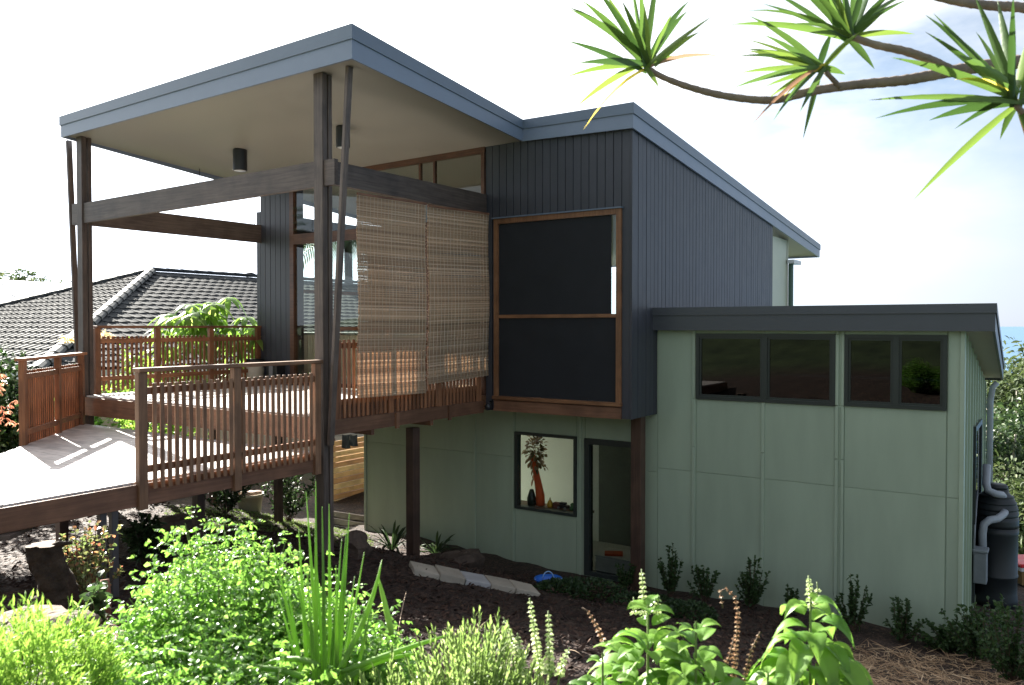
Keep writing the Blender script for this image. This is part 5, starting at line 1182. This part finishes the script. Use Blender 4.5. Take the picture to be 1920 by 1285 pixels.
for i, pl in enumerate([[(975, 1240, 2.4), (960, 1200, 2.4), (944, 1158, 2.4)], [(1012, 1255, 2.42), (1003, 1190, 2.42), (993, 1122, 2.42)], [(1030, 1260, 2.38), (1030, 1200, 2.38), (1028, 1146, 2.38)], [(985, 1270, 2.36), (978, 1230, 2.36), (970, 1188, 2.36)], [(1050, 1265, 2.4), (1055, 1238, 2.4), (1068, 1215, 2.4)]]):
    spike_pts([atD(*q) for q in pl], BPETAL, 'flower_spike', fs_, sz=.017, seed=60+i)
stemset([[Vector(gp(1000, 2.4)), atD(q, 1262, 2.4)] for q in (978, 990, 1012, 1030, 1050)], .004, .0025, STEM, 'stalk', fs_); fix(fs_)
ds = thing('dried_seed_stalks', 'curled brown dried seed spikes standing between the two tall basil plants', 'dried seed spikes', gp(1380, 2.4))
for i, pl in enumerate([[(1375, 1285, 2.4), (1380, 1210, 2.4), (1384, 1150, 2.4), (1378, 1120, 2.4), (1362, 1104, 2.4), (1350, 1108, 2.4), (1355, 1140, 2.4)], [(1130, 1200, 2.5), (1118, 1172, 2.5), (1104, 1148, 2.5), (1092, 1140, 2.5)], [(1345, 1270, 2.42), (1366, 1235, 2.42), (1378, 1190, 2.42)], [(1395, 1275, 2.38), (1408, 1220, 2.38), (1425, 1185, 2.38)]]):
    spike_pts([atD(*q) for q in pl], BDRY, 'seed_spike', ds, sz=.011, seed=70+i)
fix(ds)
for i, (a_, b_, lab) in enumerate([((648, 1146, .01), (716, 1112, .10), 'thin dry twig lying on the mulch right of the spring onions'), ((762, 1152, .22), (742, 1212, .0), 'bent dry stalk standing in the mulch above the pale bushes'), ((886, 1196, .01), (932, 1170, .08), 'pale dry twig on the mulch above the bottom centre bush'), ((1058, 1226, .01), (1092, 1246, .06), 'short dry twig on the mulch right of the pale flower spikes')]):
    p_, q_ = hitG(*a_), hitG(*b_); m = MB(); m.tube(arc(p_, q_, .03, 6), [.005, .006, .005, .004, .003, .002], 5); o = m.build('dry_twig', surf('dry_twig', (.34, .25, .17), rough=.9)); tag(o, lab, 'twig', 'dry twigs on the mulch')
# shrubs and seedlings along the wing wall
def shrub(name, label, cat_, base, h, w, nst, nl, mat, seed, lsz=.04, lw=.022, group=None, up=.8, stemmat=TWIG, spread=.5, droop=.3):
    rg = np.random.default_rng(seed); b = Vector(base); rt = thing(name, label, cat_, b, group); st = []; P = []; D = []
    for i in range(nst):
        a = rg.uniform(0, 6.283); q = rg.uniform(.1, 1); top = b+Vector((math.cos(a)*w*q, math.sin(a)*w*q, h*rg.uniform(.55, 1.05)*(1-.25*q))); pts = arc(b+Vector((math.cos(a)*.02, math.sin(a)*.02, 0)), top, -.03*q, 6); st.append(pts)
        for k in range(nl):
            f = rg.uniform(.2, 1); i0 = min(4, int(f*5)); c = pts[i0].lerp(pts[i0+1], f*5-i0); dd = rg.normal(0, spread, 3)+np.array([math.cos(a)*.3, math.sin(a)*.3, up]); P.append(np.array(c)); D.append(dd)
    V, Q = leaves(np.array(P), np.array(D), rg.uniform(.7, 1.3, len(P))*lsz, rg.uniform(.8, 1.2, len(P))*lw, 'ovate', droop=droop, jit=.6); nmesh('foliage', V, Q, mat, rt); stemset(st, .006, .002, stemmat, 'stem', rt, 4); fix(rt); return rt
seed_ = [(1172, 1098, .42, 'small dark seedling shrub at the foot of the corner post by the doorway'), (1258, 1122, .45, 'small seedling shrub against the wing wall, first to the right of the corner post'), (1322, 1135, .42, 'twin stemmed seedling shrub against the wing wall behind the tall basil spike'), (1410, 1150, .40, 'bushy seedling shrub against the wing wall between the two basil plants'), (1478, 1160, .30, 'thin seedling mostly hidden behind the drooping basil'), (1600, 1172, .46, 'narrow upright seedling shrub just right of the drooping basil'), (1692, 1195, .46, 'open seedling shrub right of the narrow one, under the right strip window'), (1822, 1215, .42, 'seedling shrub growing at the corner of the wing wall')]
for i, (px, py, h, lab) in enumerate(seed_):
    g_ = onX(px, py, XW-.45); g_.z = G(g_.x, g_.y); shrub('seedling_shrub', lab, 'shrub', g_, h*1.45*(.78, 1.12, .85, 1.2, .9, 1.1, .82, 1.0)[i], (.16, .2, .26, .24, .15, .2, .3, .2)[i], (10, 18, 14, 24, 8, 18, 16, 16)[i], 42, GRNS, 100+i, lsz=.06, lw=.03, group='seedling shrubs along the wing wall')
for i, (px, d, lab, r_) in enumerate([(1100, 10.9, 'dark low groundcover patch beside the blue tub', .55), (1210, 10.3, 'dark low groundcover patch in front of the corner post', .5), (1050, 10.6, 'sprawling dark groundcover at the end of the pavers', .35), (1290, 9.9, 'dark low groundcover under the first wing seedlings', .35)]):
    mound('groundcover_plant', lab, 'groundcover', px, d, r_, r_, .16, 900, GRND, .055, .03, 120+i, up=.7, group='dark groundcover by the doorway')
for i, (px, d, h, lab) in enumerate([(1850, 8.9, .75, 'dark leafy shrub at the right edge in front of the tank base'), (1905, 8.2, .9, 'dark leafy shrub at the lower right corner'), (1790, 9.4, .3, 'low shrub in front of the wing wall corner, at the edge of the straw')]):
    shrub('garden_shrub', lab, 'shrub', gp(px, d), h, .45, 30, 46, GRNS, 130+i, lsz=.06, lw=.034, group='shrubs at the right edge of the garden')
# strappy plants at the wall
def strappy(label, base, n, ln, seed, mat=GRND):
    rg = np.random.default_rng(seed); b = Vector(base); rt = thing('strap_leaf_plant', label, 'strappy plant', b, 'strappy plants at the lower wall')
    for i in range(n):
        a = 2*math.pi*i/n+rg.normal(0, .3); el = rg.uniform(.5, 2.2); V, Q = leaves([[b.x+math.cos(a)*.03, b.y+math.sin(a)*.03, b.z]], [[math.cos(a), math.sin(a), el]], ln*rg.uniform(.75, 1.1), .045, 'strap', droop=rg.uniform(.2, .75), fold=.4, jit=.1); nmesh('leaf', V, Q, mat, rt, smooth=True)
    fix(rt)
strappy('dark strappy plant left of the dark post against the green wall', hitG(735, 1032), 24, .78, 141)
strappy('dark strappy plant right of the dark post, leaves arching to the right', hitG(818, 1040), 22, .66, 142)
# stump and red tipped bush
sx, sy = pd(100, 5.9); sz = G(sx, sy); zt_ = atD(85, 1022, 5.9).z
sp_ = thing('tree_stump', 'dark gnarled tree stump with a sawn pale top beside the walkway posts', 'tree stump', (sx, sy, sz))
m = MB(); off = lambda px, py: atD(px, py, 5.9); pts_ = [Vector((sx+.02, sy, sz-.1)), off(112, 1150), off(108, 1110), off(98, 1078), off(86, 1050), off(82, 1022)]; rd_ = [.25, .15, .12, .115, .11, .105]; pts = []; rd = []
for i in range(5):
    for j in range(5): pts.append(pts_[i].lerp(pts_[i+1], j/5)); rd.append(rd_[i]*(1-j/5)+rd_[i+1]*j/5)
pts.append(pts_[-1]); rd.append(rd_[-1]); k_ = len(pts); vs = []; nn_ = 26
for i, c in enumerate(pts):
    for j in range(nn_): a = 2*math.pi*j/nn_; r_ = rd[i]*(1+.13*math.sin(3*a+i*.22)+.09*math.sin(5*a-i*.3)+.06*math.sin(9*a+i*.15)+random.uniform(-.05, .05)); vs.append((c.x+math.cos(a)*r_, c.y+math.sin(a)*r_, c.z+random.uniform(-.01, .01)))
m.add(vs, [(i*nn_+j, i*nn_+(j+1) % nn_, (i+1)*nn_+(j+1) % nn_, (i+1)*nn_+j) for i in range(k_-1) for j in range(nn_)], True); m.build('trunk', BARKT, sp_)
m = MB(); c = pts[-1]; m.add([(c.x, c.y, c.z+.012)]+[(v[0], v[1], c.z+.004) for v in vs[-nn_:]], [(0, 1+j, 1+(j+1) % nn_) for j in range(nn_)]); m.build('sawn_top', surf('sawn_wood', (.16, .115, .08), rough=.9), sp_)
m = MB(); m.tube([off(92, 1030), off(110, 1020), off(135, 1018)], [.03, .022, .012], 8); m.tube([off(120, 1120), off(70, 1128), off(50, 1160)], [.06, .045, .03], 8); m.build('branch_stub', BARKT, sp_); fix(sp_)
RED = leafm('red_tip_leaf', (.10, .16, .05), (.20, .22, .08), (.42, .16, .08), trans=.4, rough=.3, spec=.6, p3=.35)
g0_ = gp(150, 6.6); shrub('red_tipped_bush', 'bush with glossy leaves and red tips in front of the walkway posts', 'shrub', g0_, atD(150, 965, 6.6).z-g0_[2], .36, 30, 40, RED, 151, lsz=.05, lw=.026)
g0_ = gp(172, 5.6); shrub('young_green_plant', 'small pale green plant on the litter at the right of the stump', 'plant', g0_, .34, .16, 9, 14, GRNS, 152, lsz=.09, lw=.055)
m = MB(); c = off(195, 1125); m.tube([c-Vector((0, 0, .12)), c+Vector((.01, 0, .03)), c+Vector((.02, .02, .14))], [.05, .042, .03], 9); o = m.build('cut_stub', surf('red_bark', (.20, .08, .05), rough=.9, bump=.5)); tag(o, 'short reddish cut stub standing at the foot of the walkway posts', 'stump')
# dark undergrowth below the walkway and behind it
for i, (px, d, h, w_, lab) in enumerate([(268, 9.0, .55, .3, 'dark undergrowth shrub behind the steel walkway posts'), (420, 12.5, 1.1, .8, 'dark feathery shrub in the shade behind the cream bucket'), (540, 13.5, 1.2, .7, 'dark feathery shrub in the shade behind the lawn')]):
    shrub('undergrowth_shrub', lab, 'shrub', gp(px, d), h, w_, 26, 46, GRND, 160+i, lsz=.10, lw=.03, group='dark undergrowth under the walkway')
for i, (a_, b_, lab) in enumerate([((0, 1010), (70, 978), 'grey plank leaning under the walkway beam at the left edge'),]):
    m = MB(); m.bar(atD(*a_, 6.6), atD(*b_, 7.4), .14, .04, .004); o = m.build('plank', W('x')); tag(o, lab, 'plank')
# left edge: dense dark shrub, maple, bromeliad like plants
g0_ = gp(-25, 13.2); shrub('garden_shrub', 'dense dark shrub with bright new tips left of the diagonal railing', 'shrub', g0_, atD(0, 640, 13.2).z-g0_[2], 1.25, 90, 90, leafm('hedge_leaf', (.02, .05, .015), (.05, .10, .03), (.20, .28, .07), trans=.3, p3=.1), 171, lsz=.13, lw=.06, group='shrubs left of the walkway')
g0_ = gp(150, 16.2); shrub('garden_shrub', 'bright green shrub showing above the diagonal railing below the tiled roof', 'shrub', g0_, atD(80, 690, 16.2).z-g0_[2], 1.3, 50, 70, GRN, 172, lsz=.11, lw=.06, group='shrubs left of the walkway')
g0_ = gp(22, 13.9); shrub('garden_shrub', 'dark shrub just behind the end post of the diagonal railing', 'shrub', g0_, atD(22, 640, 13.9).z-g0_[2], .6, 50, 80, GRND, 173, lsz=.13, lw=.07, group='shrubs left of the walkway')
MAP = leafm('maple_leaf', (.40, .17, .09), (.52, .28, .16), (.60, .42, .27), trans=.5, p3=.3)
def maple(label, px, py, d, h, w_, seed, n=26):
    top = atD(px, py, d); g_ = Vector((top.x, top.y, G(top.x, top.y))); rg = np.random.default_rng(seed); rt = thing('maple_tree', label, 'maple', g_, 'small red maples at the left edge'); P = []; D = []; st = []
    for i in range(n):
        a = rg.uniform(0, 6.283); q = rg.uniform(.2, 1); e_ = Vector((g_.x+math.cos(a)*w_*q, g_.y+math.sin(a)*w_*q, top.z-h*rg.uniform(0, 1))); st.append(arc(Vector((g_.x, g_.y, top.z-h*.9)), e_, .12, 5))
        for k in range(13):
            c = np.array(e_)+rg.normal(0, .10, 3)
            for f_ in range(5): an = rg.uniform(0, 6.28); P.append(c); D.append([math.cos(an), math.sin(an), -.3])
    V, Q = leaves(np.array(P), np.array(D), .075, .018, 'ovate', droop=.4, jit=.6); nmesh('foliage', V, Q, MAP, rt); stemset(st+[[g_, Vector((g_.x, g_.y, top.z-h*.85))]], .012, .004, TWIG, 'branch', rt, 5); fix(rt)
maple('feathery orange red maple foliage at the left edge above the walkway', -62, 712, 10.4, .5, .5, 181)
# big leaved plants behind the far railing
UMB = leafm('umbrella_leaf', (.10, .20, .03), (.16, .29, .05), (.26, .38, .09), trans=.5, rough=.35, p3=.2)
def drooper(label, px, pyt, d, nr, rad, ln, seed, name='umbrella_tree'):
    rg = np.random.default_rng(seed); top = atD(px, pyt, d); g_ = Vector((top.x, top.y, G(top.x, top.y))); rt = thing(name, label, 'tree', g_, None); st = []
    for r_ in range(nr):
        a = rg.uniform(0, 6.283); q = math.sqrt(rg.uniform(0, 1)); c = Vector((top.x+math.cos(a)*rad*q, top.y+math.sin(a)*rad*q, top.z-.05-rad*.75*q*q-rg.uniform(0, .75))); st.append(arc(Vector((g_.x, g_.y, c.z-.7)), c, .1, 5)); nl = 9
        P = np.repeat([np.array(c)], nl, 0); an = np.arange(nl)*2*math.pi/nl+rg.uniform(0, 1); D = np.c_[np.cos(an), np.sin(an), rg.uniform(-.05, .45, nl)]
        for j in range(nl):
            V, Q = leaves(P[j:j+1], D[j:j+1], ln*rg.uniform(.8, 1.15), ln*.26, 'ovate5', droop=rg.uniform(.6, 1.1), fold=-.25, jit=.1); nmesh('leaf', V, Q, UMB, rt, smooth=True)
    stemset(st+[[g_, Vector((top.x, top.y, top.z-.7))]], .02, .008, STEM, 'stem', rt, 6); fix(rt)
PROF['ovate5'] = [.06, .55, .9, 1, .8, .4, .03]
drooper('bright green tree with drooping finger leaves rising behind the far deck railing', 392, 540, 15.6, 32, 1.0, .45, 191)
drooper('second bright green finger leaved plant, lower, behind the middle of the far railing', 300, 583, 15.2, 12, .75, .36, 195)
g0_ = gp(246, 15.4); shrub('feathery_shrub', 'small feathery yellow green shrub behind the far railing, left of the drooping tree', 'shrub', g0_, atD(246, 573, 15.4).z-g0_[2], .34, 16, 40, MOSS, 192, lsz=.08, lw=.02)
g0_ = gp(300, 15.0); shrub('leafy_shrub', 'bright leafy shrub seen through the slats of the far railing', 'shrub', g0_, atD(300, 605, 15.0).z-g0_[2], 1.1, 46, 60, MOSS, 193, lsz=.12, lw=.06)
g0_ = gp(125, 15.2); shrub('flowering_shrub', 'flowering shrub with long leaves and a cream flower head beside the far deck post', 'shrub', g0_, atD(125, 640, 15.2).z-g0_[2], .45, 14, 16, GRN, 194, lsz=.24, lw=.05)
CRM = leafm('cream_petal', (.72, .58, .30), (.80, .70, .45), trans=.4)
for px, py, lab in ((128, 640, 'cream yellow flower head beside the far deck post'), (196, 632, 'cream yellow flower head showing over the far railing slats')):
    c = np.array(atD(px, py, 15.0)); n = 70; dd = rng.normal(0, 1, (n, 3)); dd[:, 2] = np.abs(dd[:, 2]); V, Q = leaves(c+dd*.03, dd, .12, .035, 'ovate', droop=.5); o = nmesh('flower_head', V, Q, CRM); tag(o, lab, 'flower', 'cream flowers behind the deck')
# ---------------------------------------------------------------- trees
def tree(name, label, base, H, crown_z0, rx, ncl, nlf, mat, seed, lsz=.3, group=None, cl_r=.9, trunk_r=.2, bark=BARKT, flat=.8):
    rg = np.random.default_rng(seed); b = Vector(base); rt = thing(name, label, 'tree', b, group); st = []; P = []; D = []
    ctr = b+Vector((0, 0, (crown_z0+H)/2)); hz = (H-crown_z0)/2
    m = MB(); fk = b+Vector((rg.normal(0, .2), rg.normal(0, .2), crown_z0*.9)); m.tube([b-Vector((0, 0, .3)), b.lerp(fk, .5)+Vector((rg.normal(0, .12), rg.normal(0, .12), 0)), fk], [trunk_r*1.15, trunk_r*.9, trunk_r*.75], 8); m.build('trunk', bark, rt)
    for i in range(ncl):
        v = rg.normal(0, 1, 3); v /= np.linalg.norm(v); q = rg.uniform(.35, 1)**.5; c = ctr+Vector((v[0]*rx*q, v[1]*rx*q, v[2]*hz*q)); st.append(arc(fk, c, .1, 5)); r_ = cl_r*rg.uniform(.6, 1.2)
        k = int(nlf*rg.uniform(.6, 1.3)); u = rg.normal(0, 1, (k, 3)); u /= np.linalg.norm(u, axis=1, keepdims=True); rad = r_*rg.uniform(.3, 1, (k, 1))**.5
        P.append(np.array(c)+u*rad*np.array([1, 1, flat])); D.append(u+rg.normal(0, .5, (k, 3))+np.array([0, 0, -.15]))
    P = np.concatenate(P); D = np.concatenate(D); V, Q = leaves(P, D, rg.uniform(.7, 1.3, len(P))*lsz, rg.uniform(.35, .5, len(P))*lsz, 'ovate', droop=.3, jit=.8); nmesh('crown', V, Q, mat, rt)
    stemset(st, trunk_r*.45, .03, bark, 'limb', rt, 5); fix(rt)
GUM = leafm('gum_leaf', (.032, .055, .018), (.068, .098, .034), (.12, .145, .06), trans=.28, p3=.12, rough=.6, spec=.25); GUM2 = leafm('dark_gum_leaf', (.02, .045, .015), (.045, .08, .025), (.08, .12, .04), trans=.25, p3=.1)
PALEB = surf('pale_gum_bark', (.42, .38, .33), var=.2, scale=3, rough=.8, bump=.4)
def tr(px, d, pytop, lab, rx, cz, mat, seed, ncl=44, nlf=150, lsz=.26, **kw):
    x, y = pd(px, d); g_ = G(x, y); tree('gum_tree', lab, (x, y, g_), atD(px, pytop, d).z-g_, (atD(px, pytop, d).z-g_)*cz, rx, ncl, nlf, mat, seed, lsz, group='gum trees beyond the house', bark=PALEB, **kw)
tr(1905, 30, 655, 'olive gum tree with a pale trunk at the right edge beyond the wing roof', 2.4, .3, GUM, 201)
tr(1940, 40, 668, 'gum tree cut by the right edge of the photo, behind the olive one', 3.4, .25, GUM, 202)
tr(1890, 24, 790, 'darker bushy tree below the olive gum, beside the grey downpipe', 1.5, .2, GUM2, 203, lsz=.2)
tr(1915, 19, 905, 'low leafy tree behind the rainwater tank', 1.0, .2, GUM, 204, lsz=.16, ncl=30)
tr(1960, 26, 760, 'dark tree just outside the right edge behind the bin', 2.0, .2, GUM2, 205)
tr(12, 60, 512, 'gum tree with an open crown at the far left skyline', 3.2, .45, GUM, 206, ncl=26, nlf=90, lsz=.4, trunk_r=.25)
tr(75, 66, 520, 'smaller gum crown right of the far left one on the skyline', 3.2, .5, GUM, 207, ncl=26, nlf=90, lsz=.4)
tr(140, 70, 530, 'low gum crown on the skyline beside the far deck post', 2.6, .5, GUM, 208, ncl=18, nlf=90, lsz=.4)
tr(-90, 55, 480, 'tall gum tree beyond the left edge of the photo', 4, .4, GUM, 209, ncl=30, nlf=90, lsz=.4)
# palm beyond the neighbour's house, seen through the glazing
pt = atD(652, 440, 36); g_ = Vector((pt.x, pt.y, G(pt.x, pt.y))); pl_ = thing('palm_tree', 'palm tree far behind the glazed doors, seen through the glass', 'palm tree', g_)
m = MB(); m.tube([g_, g_.lerp(pt, .5)+Vector((.1, 0, 0)), pt], [.24, .2, .17], 10); m.build('trunk', BARKT, pl_)
for i in range(16):
    a = i*2.4; el = random.uniform(-.2, .9); dirv = Vector((math.cos(a), math.sin(a), el)).normalized(); pts = [pt+dirv*2.6*t_-Vector((0, 0, 1.7*t_*t_)) for t_ in np.linspace(0, 1, 9)]; m = MB(); m.tube(pts, list(np.linspace(.03, .008, 9)), 5); fo = m.build('frond', STEM, pl_)
    P = []; D = []
    for j in range(8):
        tv = (pts[j+1]-pts[j]).normalized(); sv = tv.cross(Vector((0, 0, 1))).normalized()
        for s_ in (-1, 1):
            for f_ in (.0, .33, .66): P.append(pts[j].lerp(pts[j+1], f_)); D.append(sv*s_+tv*.6)
    V, Q = leaves(np.array(P), np.array(D), .75, .07, 'strap', droop=.5, jit=.1); nmesh('leaflets', V, Q, GUM2, fo)
fix(pl_)
# ---------------------------------------------------------------- dracaena overhead, rooted off to the right
DRL = [leafm('dracaena_leaf', (.026, .066, .014), (.062, .125, .024), trans=.32, rough=.35, spec=.5), leafm('dracaena_leaf_pale', (.07, .135, .024), (.125, .20, .034), trans=.4, rough=.35), leafm('dracaena_leaf_yellow', (.50, .42, .05), (.60, .50, .08), trans=.5, rough=.4), leafm('dracaena_leaf_dry', (.28, .17, .10), (.35, .22, .13), trans=.3, rough=.6)]
dxy = pd(2420, 3.1); dr_ = thing('dracaena_tree', 'dracaena tree with ringed bare branches and strappy leaf rosettes hanging in from the upper right', 'tree', (dxy[0], dxy[1], G(*dxy)))
DBK = surf('dracaena_bark', (.20, .155, .125), var=.3, scale=14, rough=.85, bump=.7, bscale=30)
def branch(pix, name='branch'):
    pts = [atD(px, py, d) for px, py, d, w in pix]; rad = [w*.43/F*d for px, py, d, w in pix]
    P = []; Rr = []
    for i in range(len(pts)-1):
        k = max(3, int((pts[i+1]-pts[i]).length/.012))
        for j in range(k):
            t_ = j/k; a = pts[max(i-1, 0)]; b_ = pts[i]; c = pts[i+1]; e = pts[min(i+2, len(pts)-1)]
            P.append(.5*((2*b_)+(c-a)*t_+(2*a-5*b_+4*c-e)*t_*t_+(3*b_-a-3*c+e)*t_**3)); Rr.append((rad[i]*(1-t_)+rad[i+1]*t_)*(1+.05*((len(P) % 3)-1)+random.uniform(-.03, .03)))
    P.append(pts[-1]); Rr.append(rad[-1]); m = MB(); m.tube(P, Rr, 9); return m.build(name, DBK, dr_)
branch([(1217, 130, 2.6, 13), (1245, 146, 2.6, 13), (1300, 166, 2.6, 15), (1370, 182, 2.6, 16), (1450, 188, 2.6, 17), (1520, 172, 2.6, 19), (1600, 160, 2.62, 20), (1700, 150, 2.65, 23), (1790, 133, 2.7, 26), (1870, 121, 2.75, 28), (1960, 112, 2.8, 30), (2150, 100, 2.9, 36), (2300, 150, 3.0, 44)])
branch([(1595, 68, 2.62, 15), (1640, 84, 2.62, 16), (1700, 97, 2.64, 18), (1750, 115, 2.68, 19), (1785, 132, 2.7, 19)])
branch([(1548, 135, 2.58, 11), (1562, 150, 2.59, 11), (1575, 164, 2.6, 11)])
branch([(1740, -10, 2.7, 16), (1800, 4, 2.72, 18), (1860, 11, 2.75, 20), (1930, 16, 2.78, 22), (2100, 40, 2.85, 28), (2290, 140, 3.0, 40)])
branch([(1904, 196, 2.5, 13), (1925, 215, 2.52, 14), (1990, 230, 2.6, 16), (2120, 180, 2.75, 20), (2290, 160, 3.0, 30)])
branch([(2300, 145, 3.0, 50), (2350, 320, 3.05, 56), (2400, 700, 3.1, 64), (2420, 1250, 3.1, 80), (2420, 1700, 3.1, 90)], 'trunk')
def rosette(px, py, d, tips, nfill, rmin, rmax, amin, amax, wpx, seed):
    rg = np.random.default_rng(seed); c = atD(px, py, d)
    allt = [(x, y, k) for x, y, k in tips]
    for i in range(nfill):
        a = R(rg.uniform(amin, amax)); r_ = rg.uniform(rmin, rmax); allt.append((px+math.cos(a)*r_, py-math.sin(a)*r_, 1 if rg.random() < .35 else 0))
    for (tx_, ty_, kind) in allt:
        tip = atD(tx_, ty_, d+rg.uniform(-.16, .16)); s0 = c+Vector(rg.normal(0, .008, 3)); v = tip-s0; l_ = v.length; dp = {0: .22, 1: .20, 2: .40, 3: .26}[kind]*rg.uniform(.5, 1.3)
        dirv = v+Vector((0, 0, l_*dp)); k_ = 7; w_ = wpx/F*d*rg.uniform(.8, 1.15)*(.6 if kind >= 2 else 1); V = []; prof = [.55, .85, 1, .95, .75, .42, .03]
        view = (s0-Vector((0, 0, EYE))).normalized(); S_ = dirv.cross(view).normalized(); rot = Matrix.Rotation(rg.uniform(-.9, .9), 3, dirv.normalized()); S_ = rot@S_; U_ = S_.cross(dirv).normalized()
        for i in range(k_):
            t_ = i/(k_-1); p = s0+dirv*t_-Vector((0, 0, l_*dp*t_*t_)); h = w_*prof[i]/2; V += [p-S_*h+U_*h*.3, p, p+S_*h+U_*h*.3]
        Q = [(3*i+a_, 3*i+a_+1, 3*i+a_+4, 3*i+a_+3) for i in range(k_-1) for a_ in (0, 1)]; nmesh('leaf', V, Q, DRL[kind], dr_, smooth=True)
rosette(1212, 126, 2.6, [(1063, 12, 0), (1110, -30, 0), (1090, 0, 0), (1060, 76, 0), (1058, 146, 1), (1085, 118, 0), (1078, 203, 1), (1094, 243, 2), (1180, -60, 0), (1200, -70, 0), (1235, -60, 0), (1292, 2, 0), (1336, 30, 1), (1312, 60, 1), (1354, 106, 3), (1280, 108, 1), (1236, 165, 1), (1150, 30, 2), (1130, -20, 1), (1290, 20, 0)], 4, 110, 190, 55, 150, 13, 301)
rosette(1592, 70, 2.62, [(1370, 46, 1), (1403, 20, 0), (1440, -20, 0), (1480, -60, 0), (1520, -70, 1), (1560, -90, 0), (1610, -90, 0), (1650, -60, 0), (1690, -30, 0), (1715, 64, 1), (1456, 52, 1), (1660, 20, 0), (1640, 130, 0), (1700, 0, 0)], 10, 110, 200, 30, 170, 13, 302)
rosette(1545, 128, 2.58, [(1398, 92, 0), (1405, 30, 0), (1378, 106, 0), (1400, 95, 1), (1375, 165, 0), (1412, 232, 3), (1450, 226, 0), (1440, 185, 1), (1500, 210, 0), (1585, 140, 0), (1470, 180, 2), (1560, 60, 0), (1614, 60, 1), (1420, 150, 0)], 6, 100, 170, 120, 265, 12, 303)
rosette(1906, 192, 2.5, [(1672, 108, 0), (1630, 188, 1), (1642, 222, 0), (1712, 376, 1), (1790, 242, 0), (1742, 226, 0), (1735, 28, 0), (1735, 60, 0), (1826, -10, 0), (1870, 0, 0), (1900, -10, 0), (1960, 20, 0), (2010, 120, 0), (2040, 220, 1), (1960, 330, 0), (1935, 300, 3), (1790, 150, 2), (1830, 60, 0), (1875, 262, 0)], 3, 120, 240, 60, 190, 17, 304)
fix(dr_)
